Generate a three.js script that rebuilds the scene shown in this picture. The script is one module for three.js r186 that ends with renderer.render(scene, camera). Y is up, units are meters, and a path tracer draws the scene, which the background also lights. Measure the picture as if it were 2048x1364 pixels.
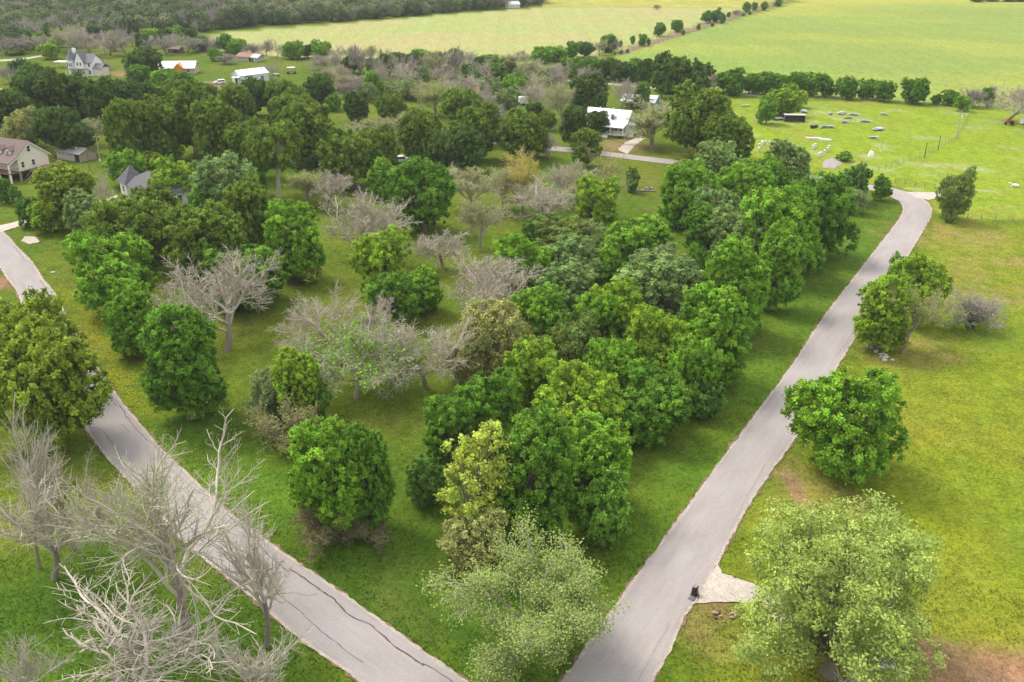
import * as THREE from 'three';
import { mergeGeometries } from 'three/addons/utils/BufferGeometryUtils.js';

// ---------- camera, sky, sun, exposure ----------
const scene = new THREE.Scene();
const camera = new THREE.PerspectiveCamera(39.491, 1024 / 682, 1, 6000);
camera.position.set(0, 62, 0);
camera.rotation.x = -24.1525 * Math.PI / 180;
scene.add(camera);

const SUN = new THREE.Vector3(-0.46, 0.84, -0.32).normalize();
const SW = 256, SH = 128, skyData = new Float32Array(SW * SH * 4);
for (let j = 0; j < SH; j++) for (let i = 0; i < SW; i++) {   // even bright overcast, a little brighter overhead
  const up = Math.sin(((j + 0.5) / SH - 0.5) * Math.PI), k = (j * SW + i) * 4, t = Math.max(0, up);
  const l = 0.62 + 0.38 * t;
  skyData[k] = 0.98 * l; skyData[k + 1] = 0.985 * l; skyData[k + 2] = 1.0 * l; skyData[k + 3] = 1;
}
const skyTex = new THREE.DataTexture(skyData, SW, SH, THREE.RGBAFormat, THREE.FloatType);
skyTex.mapping = THREE.EquirectangularReflectionMapping; skyTex.magFilter = THREE.LinearFilter; skyTex.minFilter = THREE.LinearFilter; skyTex.needsUpdate = true;
scene.background = skyTex; scene.environment = skyTex;
scene.backgroundIntensity = 0.64; scene.environmentIntensity = 0.64;

const sun = new THREE.DirectionalLight(0xfff4e8, 1.5);
sun.position.copy(SUN).multiplyScalar(900).add(new THREE.Vector3(0, 0, -300)); sun.target.position.set(0, 0, -300);
sun.castShadow = true; sun.shadow.radius = 40; sun.shadow.mapSize.set(4096, 4096);
Object.assign(sun.shadow.camera, { left: -420, right: 420, top: 420, bottom: -420, near: 10, far: 2000 });
scene.add(sun, sun.target);
scene.fog = new THREE.FogExp2(0xdfe8ee, 0.0001);

const renderer = new THREE.WebGLRenderer({ antialias: true });
renderer.toneMapping = THREE.LinearToneMapping;
renderer.toneMappingExposure = 2.65;
renderer.shadowMap.enabled = true;

// ---------- helpers ----------
const D = Math.PI / 180;
function rng(a) { return () => { a = (a + 0x6d2b79f5) | 0; let t = Math.imul(a ^ (a >>> 15), 1 | a); t = (t + Math.imul(t ^ (t >>> 7), 61 | t)) ^ t; return ((t ^ (t >>> 14)) >>> 0) / 4294967296; }; }
function hash(i, j) { let h = Math.imul(i, 374761393) + Math.imul(j, 668265263) | 0; h = Math.imul(h ^ (h >>> 13), 1274126177); return ((h ^ (h >>> 16)) >>> 0) / 4294967296; }
function vnoise(x, y) { const i = Math.floor(x), j = Math.floor(y), u = x - i, v = y - j, a = u * u * (3 - 2 * u), b = v * v * (3 - 2 * v); return (hash(i, j) * (1 - a) + hash(i + 1, j) * a) * (1 - b) + (hash(i, j + 1) * (1 - a) + hash(i + 1, j + 1) * a) * b; }
function fbm(x, y, n = 4) { let s = 0, w = 0.5, t = 0; for (let k = 0; k < n; k++) { s += w * vnoise(x, y); t += w; x = x * 2.03 + 17.1; y = y * 2.03 + 9.7; w *= 0.55; } return s / t; }
const sstep = (a, b, x) => { const t = Math.min(1, Math.max(0, (x - a) / (b - a))); return t * t * (3 - 2 * t); };
const used = {};
function numbered(n) { used[n] = (used[n] ?? -1) + 1; return used[n] ? n + '_' + String(used[n]).padStart(3, '0') : n; }
function shade(o) { o.traverse((m) => { if (m.isMesh) { m.castShadow = true; m.receiveShadow = true; } }); return o; }
function tag(o, label, category, group, kind) { o.userData = { label, category }; if (group) o.userData.group = group; if (kind) o.userData.kind = kind; return o; }
function thing(name, label, category, [x, z] = [0, 0], turn = 0, group) { const o = new THREE.Group(); o.name = numbered(name); o.position.set(x, 0, z); o.rotation.y = turn; scene.add(o); return tag(o, label, category, group); }
function part(name, geo, mat, parent) { const m = new THREE.Mesh(Array.isArray(geo) ? (geo.length > 1 ? mergeGeometries(geo.map((g) => (g.index ? g.toNonIndexed() : g))) : geo[0]) : geo, mat); m.name = name; m.castShadow = m.receiveShadow = true; parent.add(m); return m; }
function one(name, geo, mat, label, category, [x, z] = [0, 0], turn = 0, group) { const m = part(numbered(name), geo, mat, scene); m.position.set(x, 0, z); m.rotation.y = turn; return tag(m, label, category, group); }
function struct(name, geo, mat, label) { const m = part(numbered(name), geo, mat, scene); m.userData = { kind: 'structure', label, category: name.replace(/_/g, ' ') }; return m; }
const box = (w, h, d, x = 0, y = 0, z = 0) => new THREE.BoxGeometry(w, h, d).translate(x, y + h / 2, z);   // y is the underside
const rod = (r0, r1, h, x = 0, y = 0, z = 0, n = 8) => new THREE.CylinderGeometry(r1, r0, h, n).translate(x, y + h / 2, z);
function bar(a, b, r, n = 6) { const A = new THREE.Vector3(...a), B = new THREE.Vector3(...b), d = B.clone().sub(A), g = new THREE.CylinderGeometry(r, r, d.length(), n); g.applyQuaternion(new THREE.Quaternion().setFromUnitVectors(new THREE.Vector3(0, 1, 0), d.clone().normalize())); return g.translate((A.x + B.x) / 2, (A.y + B.y) / 2, (A.z + B.z) / 2); }
// a profile in the z-y plane drawn out along x and centred on it
function prism(pts, len, x = 0) { const s = new THREE.Shape(); pts.forEach(([z, y], i) => (i ? s.lineTo(z, y) : s.moveTo(z, y))); s.closePath(); const g = new THREE.ExtrudeGeometry(s, { depth: len, bevelEnabled: false }); g.rotateY(-Math.PI / 2); return g.translate(len / 2 + x, 0, 0).scale(1, 1, 1); }
const MATS = {};
function paint(r, g, b, rough = 0.8, metal = 0, map) { const k = [r, g, b, rough, metal, map ? map.uuid : ''].join(); if (!MATS[k]) { const m = new THREE.MeshStandardMaterial({ roughness: rough, metalness: metal, side: THREE.DoubleSide }); m.color.setRGB(r, g, b); if (map) m.map = map; MATS[k] = m; } return MATS[k]; }
function dataTex(n, fn, repeat, srgb) { const d = new Uint8Array(n * n * 4); for (let j = 0; j < n; j++) for (let i = 0; i < n; i++) { const c = fn(i / n, j / n), k = (j * n + i) * 4; d[k] = c[0] * 255; d[k + 1] = c[1] * 255; d[k + 2] = c[2] * 255; d[k + 3] = 255; } const t = new THREE.DataTexture(d, n, n); t.wrapS = t.wrapT = THREE.RepeatWrapping; t.magFilter = THREE.LinearFilter; t.minFilter = THREE.LinearMipmapLinearFilter; t.generateMipmaps = true; if (srgb) t.colorSpace = THREE.SRGBColorSpace; t.needsUpdate = true; if (repeat) t.repeat.set(repeat, repeat); return t; }
// noise that closes on itself over n cells
function tnoise(u, v, n, seed) { const x = u * n, y = v * n, i = Math.floor(x), j = Math.floor(y), a = x - i, b = y - j, A = a * a * (3 - 2 * a), B = b * b * (3 - 2 * b), w = (p, q) => hash((p % n) + seed * 131, (q % n) + seed * 71); return (w(i, j) * (1 - A) + w(i + 1, j) * A) * (1 - B) + (w(i, j + 1) * (1 - A) + w(i + 1, j + 1) * A) * B; }

// ---------- ground ----------
const clampb = (v) => Math.max(0, Math.min(1, v));
const grassTex = dataTex(1024, (u, v) => {
  const a = tnoise(u, v, 24, 1), b = tnoise(u, v, 80, 2), c = tnoise(u, v, 240, 3), d = tnoise(u, v, 512, 4), e = tnoise(u, v, 8, 5);
  const l = 0.56 + 0.16 * (a - 0.5) + 0.22 * (b - 0.5) + 0.32 * (c - 0.5) + 0.30 * (d - 0.5), w = (e - 0.5) * 0.10 + (c - 0.5) * 0.08;
  return [clampb(l * (1 + w)), clampb(l), clampb(l * (1 - w * 1.2))];
});
const grassBump = dataTex(1024, (u, v) => { const l = 0.5 * tnoise(u, v, 200, 7) + 0.35 * tnoise(u, v, 480, 8) + 0.15 * tnoise(u, v, 60, 9); return [l, l, l]; });
const gravelTex = dataTex(512, (u, v) => { const l = 0.72 + 0.28 * (tnoise(u, v, 200, 11) - 0.5) + 0.22 * (tnoise(u, v, 60, 12) - 0.5) + 0.16 * (tnoise(u, v, 12, 13) - 0.5); return [clampb(l), clampb(l * 0.985), clampb(l * 0.96)]; });
function snoise(u, v, nu, nv, seed) { const x = u * nu, y = v * nv, i = Math.floor(x), j = Math.floor(y), a = x - i, b = y - j, A = a * a * (3 - 2 * a), B = b * b * (3 - 2 * b), w = (p, q) => hash((p % nu) + seed * 131, (q % nv) + seed * 71); return (w(i, j) * (1 - A) + w(i + 1, j) * A) * (1 - B) + (w(i, j + 1) * (1 - A) + w(i + 1, j + 1) * A) * B; }
const roadTex = dataTex(1024, (u, v) => {   // u across the road, v along it: chip grain, worn lengthwise streaks, patches of older seal
  const grain = 0.10 * (snoise(u, v, 120, 512, 21) - 0.5) + 0.08 * (snoise(u, v, 40, 200, 22) - 0.5), streak = 0.08 * (snoise(u, v, 14, 7, 23) - 0.5) + 0.06 * (snoise(u, v, 40, 30, 24) - 0.5), patch = 0.12 * (snoise(u, v, 4, 9, 25) - 0.5);
  const l = 0.80 + grain + streak + patch, w = 0.03 * (snoise(u, v, 5, 12, 26) - 0.5);
  return [clampb(l * (1 + w)), clampb(l), clampb(l * (1 - w))];
});

function inside(p, x, z) { let c = false; for (let i = 0, j = p.length - 1; i < p.length; j = i++) { const [a, b] = p[i], [e, f] = p[j]; if ((b > z) !== (f > z) && x < ((e - a) * (z - b)) / (f - b) + a) c = !c; } return c; }
function edge(p, x, z) { let m = 1e9; for (let i = 0, j = p.length - 1; i < p.length; j = i++) { const [a, b] = p[i], [e, f] = p[j], dx = e - a, dz = f - b, t = Math.max(0, Math.min(1, ((x - a) * dx + (z - b) * dz) / (dx * dx + dz * dz))); m = Math.min(m, Math.hypot(x - a - t * dx, z - b - t * dz)); } return inside(p, x, z) ? m : -m; }
function alongLine(p, x, z) { let m = 1e9; for (let i = 0; i + 1 < p.length; i++) { const [a, b] = p[i], [e, f] = p[i + 1], dx = e - a, dz = f - b, t = Math.max(0, Math.min(1, ((x - a) * dx + (z - b) * dz) / (dx * dx + dz * dz))); m = Math.min(m, Math.hypot(x - a - t * dx, z - b - t * dz)); } return m; }
const LEFT_OUT = [[-4.53, -64.67], [-8.14, -67.99], [-12.3, -71.84], [-17.69, -76.85], [-22.32, -81.03], [-28.03, -86.21], [-33.14, -91.4], [-37.03, -95.77], [-41.25, -100.59], [-44.5, -104.18], [-49.47, -110.64], [-53.83, -116.28], [-58.67, -123.2], [-65.41, -132.61], [-69.54, -138.26], [-71.8, -142.66], [-75.11, -147.52], [-81.72, -158.37], [-88.04, -166.82], [-94.05, -175.78], [-102.02, -185.93], [-108.48, -194.31], [-114.79, -201.14], [-126.42, -212.82], [-142.51, -227.13]];
const LEFT_IN = [[-13.32, -64.67], [-14.57, -65.84], [-19.81, -70.18], [-24.17, -74.5], [-28.92, -79.14], [-35.06, -84.85], [-39.13, -89.61], [-43.17, -94.17], [-48.65, -100.59], [-53.16, -106.06], [-56.16, -110.1], [-66.55, -125.16], [-78.1, -142.66], [-83.6, -151.3], [-89.27, -160.35], [-94.96, -168.16], [-99.4, -174.32], [-107.21, -184.01], [-122.09, -200.4], [-141.1, -218.26]];
const RIGHT_L = [[4.6, -64.31], [8.35, -70.93], [13.85, -80.62], [19.01, -89.32], [24.98, -99.66], [33.97, -114.83], [44.37, -132.61], [47.89, -139.24], [54.79, -151.3], [64.39, -167.35], [75.88, -186.57], [81.6, -196.07], [85.29, -202.26], [88.45, -208.01], [90.75, -213.23], [91.81, -216.99], [92.1, -219.99], [91.24, -224.85], [89.04, -228.98], [78.38, -237.16], [62.32, -244.81], [47.1, -254.05], [33.14, -262.13], [22.18, -268.2], [10.99, -273.23], [-0.59, -279.11], [-9.58, -283.84]];
const RIGHT_R = [[12.05, -64.43], [14.2, -68.19], [16.41, -72.97], [18.92, -77], [23.3, -85.3], [27.48, -92.92], [31.91, -100.24], [36.68, -107.85], [43.83, -120.35], [50.2, -131.53], [57.17, -143.49], [66.25, -158.37], [75, -173.46], [81.64, -184.96], [88.05, -196.07], [92.68, -204.14], [95.58, -209.99], [97.49, -215.3], [98.12, -219.55], [97.88, -223.51], [96.65, -227.59], [94.66, -230.86], [90.93, -233.73], [79.88, -242.21], [63.54, -250.17], [47.96, -259.19], [33.69, -266.96], [22.55, -273.23], [11.18, -278.45], [-0.6, -283.84], [-9.71, -288.02]];
const FIELD_STRAW = [[-171.02, -571.72], [-101.92, -627.23], [-42.34, -683.19], [22.4, -736.99], [173.89, -732.88], [116.13, -615.32], [52.33, -488.58], [17.33, -446.99], [-5.23, -425.68], [-38.64, -434.57], [-75.39, -456.74], [-111.01, -470.39], [-154.74, -488.58]];
const FIELD_YELLOW = [[22.4, -736.99], [173.89, -732.88], [238.65, -834.93], [301.06, -1060.56], [31.88, -1060.56]];
const FIELD_BRIGHT = [[48.43, -473.93], [84.52, -547.35], [145.7, -652.43], [221.03, -785.34], [298.97, -982.82], [719.21, -1060.56], [260.5, -339.7], [164.77, -338.75], [127.82, -354.6], [78.08, -363.05], [58.01, -394.55]];
const PADDOCK = [[77.23, -358.78], [127.13, -352.54], [163.92, -336.86], [253.9, -330.39], [164.41, -204.14], [104.6, -204.91], [97.75, -209.99], [100.54, -222.62], [96.03, -233.24], [76.74, -249.62], [59.07, -260.95], [65.74, -301.24]];
const LAWN_DRY = [[94.36, -207.23], [103.92, -203.39], [163.08, -202.26], [97.33, -93.13], [60.05, -56.92], [15.3, -56.92], [22.44, -79.39], [32.52, -98.53], [51.61, -131.17]];
const FLOWERS = [[-81.72, -164.7], [-75.8, -155.95], [-69.52, -144.74], [-63.97, -134.83], [-58.22, -126.83], [-53.37, -119.58], [-49.69, -115.11]];
const DITCH = [[-25.12, -84.94], [-19.25, -79.39], [-12.86, -73.62], [-7.58, -68.45]];
const DITCH2 = [[54.66, -131.17], [46.65, -118.06], [36.2, -100.82], [30.61, -91.09]];
const DRY = [[93, -193.27, 14, 9],[81.92, -171.48, 10, 7],[88.15, -158.37, 16, 6],[94.64, -177.25, 14, 4],[38.93, -92.1, 5, 3],[78.75, -166.02, 9, 4],[62.95, -134.83, 9, 6],[18.82, -71.14, 3, 4],[34.03, -97.41, 4, 7]];
const SOIL = [[43.63, -65.28, 7, 3.5],[38.38, -67.8, 4, 2.5],[20.41, -74.35, 1.6, 0.9],[33.59, -95.77, 1.2, 4],[-94.2, -164.7, 3, 4]];
const LUSH_SHADE = [[-11.95, -78.58, 15, 11],[-23.26, -92.1, 12, 10],[-28.42, -71.84, 12, 8],[-44.02, -74.72, 14, 9],[-1.16, -72.54, 9, 7],[-42.07, -85.39, 9, 7],[-37.87, -109.56, 14, 10],[-27.9, -97.41, 14, 9]];
const FRESH = [[25.54, -98.53, 8, 9],[36.71, -120.35, 8, 15],[51.67, -146.87, 8, 16],[17.65, -84.94, 6, 8],[70.58, -183.37, 9, 18],[-32.59, -94.7, 9, 9],[-48.71, -112.28, 8, 10]];
const MUD = [[-61.39, -385.9, 22, 10],[-114.71, -388.34, 12, 4],[-11.52, -378.77, 10, 8],[-162.23, -414.35, 12, 8],[33.24, -278.45, 7, 7]];
const near = (L, x, z) => { let m = 0; for (const [cx, cz, rx, rz] of L) { const d = Math.hypot((x - cx) / rx, (z - cz) / rz); if (d < 2.2) m = Math.max(m, 1 - sstep(0.35, 1.5, d + 0.9 * (fbm(x * 0.35, z * 0.35, 3) - 0.5))); } return m; };
const mixc = (a, b, t) => { a[0] += (b[0] - a[0]) * t; a[1] += (b[1] - a[1]) * t; a[2] += (b[2] - a[2]) * t; };
function grassColor(x, z, out) {
  const far = -z, n1 = fbm(x * 0.02, z * 0.02), n2 = fbm(x * 0.09 + 40, z * 0.09), n3 = fbm(x * 0.4, z * 0.4 + 7, 3);
  const c = [0.098, 0.168, 0.015];                                         // lawn
  mixc(c, [0.150, 0.188, 0.019], sstep(0.35, 0.72, n1 * 0.6 + n2 * 0.4));
  mixc(c, [0.062, 0.130, 0.012], 0.85 * near(LUSH_SHADE, x, z));  // darker lush, dewy grass, with the shade of trees put into its colour
  mixc(c, [0.105, 0.195, 0.016], 0.85 * near(FRESH, x, z));
  mixc(c, [0.155, 0.17, 0.045], 0.35 * sstep(0.56, 0.8, n2));
  let e;
  if (x > 10) {
    e = edge(LAWN_DRY, x, z) + (n2 - 0.5) * 8; if (e > -4) { const t = sstep(-3, 4, e); mixc(c, [0.195, 0.255, 0.018], t); mixc(c, [0.27, 0.265, 0.035], t * 0.6 * sstep(0.46, 0.74, n1 * 0.4 + n2 * 0.6)); mixc(c, [0.14, 0.225, 0.024], t * 0.6 * sstep(0.5, 0.75, fbm(x * 0.05 + 9, z * 0.05))); }
    e = edge(PADDOCK, x, z) + (n2 - 0.5) * 3; if (e > -3) { const t = sstep(-1.5, 1.5, e); mixc(c, [0.24, 0.335, 0.026], t); mixc(c, [0.29, 0.31, 0.05], t * 0.6 * sstep(0.5, 0.75, n2)); mixc(c, [0.19, 0.31, 0.03], t * 0.5 * sstep(0.55, 0.8, n1)); mixc(c, [0.50, 0.48, 0.33], t * 0.38 * sstep(0.62, 0.76, fbm(x * 0.12 + 90, z * 0.2 + 4))); }
    e = edge(FIELD_BRIGHT, x, z); if (e > -3) { const t = sstep(-1, 1, e); mixc(c, [0.255, 0.335, 0.078], t); mixc(c, [0.36, 0.40, 0.075], t * 0.6 * sstep(0.45, 0.7, fbm(x * 0.012 + 3, z * 0.02))); mixc(c, [0.20, 0.36, 0.07], t * 0.5 * sstep(0.5, 0.75, fbm(x * 0.01 + 30, z * 0.012))); mixc(c, [0.42, 0.42, 0.08], t * 0.7 * sstep(560, 720, far + 120 * (n1 - 0.5) - x * 0.35)); }
  }
  if (far > 380) {
    e = edge(FIELD_STRAW, x, z); if (e > -3) { const t = sstep(-1, 1, e); mixc(c, [0.38, 0.41, 0.15], t); mixc(c, [0.44, 0.39, 0.18], t * 0.8 * sstep(0.4, 0.7, fbm(x * 0.012, z * 0.03 + 5))); mixc(c, [0.33, 0.43, 0.13], t * 0.6 * sstep(0.5, 0.75, fbm(x * 0.02 + 60, z * 0.02))); }
    e = edge(FIELD_YELLOW, x, z); if (e > -3) mixc(c, [0.50, 0.48, 0.12], sstep(-1, 1, e) * (0.4 + 0.6 * n2));
  }
  const fl = alongLine(FLOWERS, x, z); if (fl < 8) mixc(c, [0.26, 0.25, 0.018], (1 - sstep(0.8, 4.5, fl + 5 * (n3 - 0.5) + 3 * (n2 - 0.5))) * (0.06 + 0.32 * sstep(0.42, 0.66, n3)));
  mixc(c, [0.36, 0.24, 0.105], 0.6 * near(DRY, x, z) * sstep(0.3, 0.8, n3 * 0.7 + n2 * 0.5));
  mixc(c, [0.33, 0.19, 0.12], 0.92 * near(SOIL, x, z));
  mixc(c, [0.34, 0.22, 0.12], 0.85 * near(MUD, x, z) * sstep(0.3, 0.55, n2));
  const v = 0.68 + 0.15 * n3; out[0] = c[0] * v; out[1] = c[1] * v; out[2] = c[2] * v;
}
{
  const lines = (stops) => { const r = []; for (let i = 0; i + 1 < stops.length; i++) { const [a, s] = stops[i], b = stops[i + 1][0]; const n = Math.max(1, Math.round((b - a) / s)); for (let k = 0; k < n; k++) r.push(a + (b - a) * k / n); } r.push(stops[stops.length - 1][0]); return r; };
  const xs = lines([[-4000, 700], [-500, 40], [-240, 6], [-110, 1.5], [110, 4], [220, 12], [420, 60], [800, 700], [4000]]);
  const zs = lines([[-5000, 500], [-1500, 60], [-800, 14], [-420, 5], [-240, 1.5], [-48, 6], [20, 200], [800]]);
  const nx = xs.length, nz = zs.length, pos = new Float32Array(nx * nz * 3), col = new Float32Array(nx * nz * 3), uv = new Float32Array(nx * nz * 2), o = [0, 0, 0], idx = [];
  for (let j = 0; j < nz; j++) for (let i = 0; i < nx; i++) {
    const k = j * nx + i, x = xs[i], z = zs[j]; grassColor(x, z, o);
    let y = -0.02; const dd = alongLine(DITCH, x, z), d2 = alongLine(DITCH2, x, z);
    if (dd < 3) y -= 0.35 * (1 - sstep(0, 2.2, dd)); if (d2 < 2.5) y -= 0.3 * (1 - sstep(0, 1.6, d2));
    if (z > -250 && z < -50 && Math.abs(x) < 120) y -= 0.10 * fbm(x * 0.25, z * 0.25, 3);
    pos.set([x, y, z], k * 3); col.set(o.map((v) => v / 0.56), k * 3); uv.set([x / 30, -z / 30], k * 2);
    if (i && j) idx.push(k - nx - 1, k - 1, k, k - nx - 1, k, k - nx);
  }
  const g = new THREE.BufferGeometry(); g.setAttribute('position', new THREE.BufferAttribute(pos, 3)); g.setAttribute('color', new THREE.BufferAttribute(col, 3)); g.setAttribute('uv', new THREE.BufferAttribute(uv, 2)); g.setIndex(idx); g.computeVertexNormals();
  const m = new THREE.MeshPhysicalMaterial({ vertexColors: true, map: grassTex, bumpMap: grassBump, bumpScale: 0.10, roughness: 1, specularIntensity: 0.12 });
  struct('ground', g, m, 'grassy lawns, paddocks and fields reaching to the far woods');
}

// ---------- roads ----------
function resample(p, step) { const out = [p[0]]; for (let i = 0; i + 1 < p.length; i++) { const [a, b] = p[i], [c, d] = p[i + 1], n = Math.max(1, Math.round(Math.hypot(c - a, d - b) / step)); for (let k = 1; k <= n; k++) out.push([a + (c - a) * k / n, b + (d - b) * k / n]); } return out; }
function smooth(p) { const c = new THREE.CatmullRomCurve3(p.map(([x, z]) => new THREE.Vector3(x, 0, z)), false, 'centripetal'); const n = Math.round(c.getLength() / 0.5); return c.getSpacedPoints(n).map((v) => [v.x, v.z]); }
function sheet(outline, y, raggedness = 0, seed = 0) {
  const s = new THREE.Shape(), p = outline; p.forEach(([x, z], i) => { const w = raggedness * (fbm(x * 1.7 + seed, z * 1.7, 3) - 0.5) * 2; const X = x + w, Z = z + raggedness * (fbm(x * 1.7, z * 1.7 + seed + 50, 3) - 0.5) * 2; i ? s.lineTo(X, -Z) : s.moveTo(X, -Z); });
  const g = new THREE.ShapeGeometry(s); g.rotateX(-Math.PI / 2); g.translate(0, y, 0);
  const a = g.attributes.position, uv = g.attributes.uv; for (let i = 0; i < a.count; i++) uv.setXY(i, a.getX(i) / 12, a.getZ(i) / 12); g.computeVertexNormals(); return g;
}
function offset(p, d) { return p.map(([x, z], i) => { const [a, b] = p[Math.max(0, i - 1)], [c, e] = p[Math.min(p.length - 1, i + 1)], l = Math.hypot(c - a, e - b) || 1; return [x - (e - b) / l * d, z + (c - a) / l * d]; }); }
const roadMat = new THREE.MeshStandardMaterial({ map: roadTex, bumpMap: gravelTex, bumpScale: 0.012, roughness: 0.95 }); roadMat.color.setRGB(0.352, 0.322, 0.314);
const roadMat2 = roadMat.clone(); roadMat2.color.setRGB(0.372, 0.338, 0.328);
const edgeMat = new THREE.MeshStandardMaterial({ map: gravelTex, bumpMap: gravelTex, bumpScale: 0.03, roughness: 1 }); edgeMat.color.setRGB(0.50, 0.44, 0.39);
const dirtMat = edgeMat.clone(); dirtMat.color.setRGB(0.24, 0.165, 0.10);
const paleGravel = edgeMat.clone(); paleGravel.color.setRGB(0.58, 0.53, 0.47);
const tarMat = paint(0.075, 0.068, 0.068, 0.85);
function strip(path, w, y, seed) {   // a wavy narrow band, its width uneven
  const pts = smooth(path), L = offset(pts, 1), R = offset(pts, -1), pos = [], idx = [], uv = [];
  pts.forEach(([x, z], i) => { const wob = 0.10 * (fbm(x * 0.9 + seed, z * 0.9, 3) - 0.5) * 4, ww = w * 0.5 * (0.45 + 1.1 * vnoise(x * 2.3 + seed, z * 2.3)); const nx = L[i][0] - x, nz = L[i][1] - z; pos.push(x + nx * (wob + ww), y, z + nz * (wob + ww), x + nx * (wob - ww), y, z + nz * (wob - ww)); uv.push(x, z, x, z); if (i) { const k = i * 2; idx.push(k - 2, k, k - 1, k - 1, k, k + 1); } });
  { const v = (i) => new THREE.Vector3(pos[i * 3], pos[i * 3 + 1], pos[i * 3 + 2]), a = v(idx[0]); if (v(idx[1]).sub(a).cross(v(idx[2]).sub(a)).y < 0) for (let i = 0; i < idx.length; i += 3) [idx[i], idx[i + 1]] = [idx[i + 1], idx[i]]; }
  const g = new THREE.BufferGeometry(); g.setAttribute('position', new THREE.Float32BufferAttribute(pos, 3)); g.setAttribute('uv', new THREE.Float32BufferAttribute(uv, 2)); g.setIndex(idx); g.computeVertexNormals();
  const n = g.attributes.normal; for (let i = 0; i < n.count; i++) n.setXYZ(i, 0, 1, 0); return g;
}
function road(name, label, L, R, mat, extendL, extendR, seed) {
  const l = smooth([...extendL, ...L]), r = smooth([...extendR, ...R]);
  const n = Math.round(Math.max(l.length, r.length)), pick = (p, i) => p[Math.min(p.length - 1, Math.round(i / n * (p.length - 1)))], pos = [], uv = [], idx = []; let run = 0, last = null;
  for (let i = 0; i <= n; i++) {
    const a = pick(l, i), c = pick(r, i), w = Math.hypot(c[0] - a[0], c[1] - a[1]), mid = [(a[0] + c[0]) / 2, (a[1] + c[1]) / 2]; if (last) run += Math.hypot(mid[0] - last[0], mid[1] - last[1]); last = mid;
    const ja = 0.16 * (fbm(a[0] * 1.7 + seed, a[1] * 1.7, 3) - 0.5) * 2 / w, jc = 0.16 * (fbm(c[0] * 1.7, c[1] * 1.7 + seed, 3) - 0.5) * 2 / w;
    for (let k = 0; k < 6; k++) { const t = ja + (1 + jc - ja) * k / 5; pos.push(a[0] + (c[0] - a[0]) * t, 0.02, a[1] + (c[1] - a[1]) * t); uv.push(t, run / 36); if (i && k) { const q = i * 6 + k; idx.push(q - 7, q - 6, q - 1, q - 6, q, q - 1); } }
  }
  const rg = new THREE.BufferGeometry(); rg.setAttribute('position', new THREE.Float32BufferAttribute(pos, 3)); rg.setAttribute('normal', new THREE.Float32BufferAttribute(pos.map((_, i) => (i % 3 === 1 ? 1 : 0)), 3)); rg.setAttribute('uv', new THREE.Float32BufferAttribute(uv, 2)); rg.setIndex(idx);
  { const q = idx.slice(0, 3).map((i) => new THREE.Vector3(...pos.slice(i * 3, i * 3 + 3))); if (q[1].clone().sub(q[0]).cross(q[2].clone().sub(q[0])).y < 0) for (let i = 0; i < idx.length; i += 3) [idx[i], idx[i + 1]] = [idx[i + 1], idx[i]]; rg.setIndex(idx); }
  const body = struct(name, rg, mat, label);
  for (const [p, s] of [[l, 1], [r, -1]]) {   // crumbled pale edge, with a dirt line outside it
    const g = [...offset(p, -0.25 * s), ...offset(p, 0.30 * s).reverse()];
    part('road_edge', sheet(g, 0.010, 0.26, seed + 3 * s), edgeMat, body);
    part('dirt_verge', sheet([...offset(p, -0.1 * s), ...offset(p, 0.42 * s).reverse()], 0.004, 0.55, seed + 9 * s), dirtMat, body);
  }
  return body;
}
const r1 = road('road', 'pale cracked asphalt road running up beside the yellow flowers', LEFT_OUT, LEFT_IN, roadMat, [[5.13, -56.92], [-0.6, -61.18]], [[-0.53, -51.24], [-8.19, -60.08]], 5);
const r2 = road('road', 'pale straight asphalt road that bends behind the grove', RIGHT_R, RIGHT_L, roadMat2, [[5.11, -50.37], [9.21, -59]], [[-2.4, -50.37], [1.07, -57.95]], 25);
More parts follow.
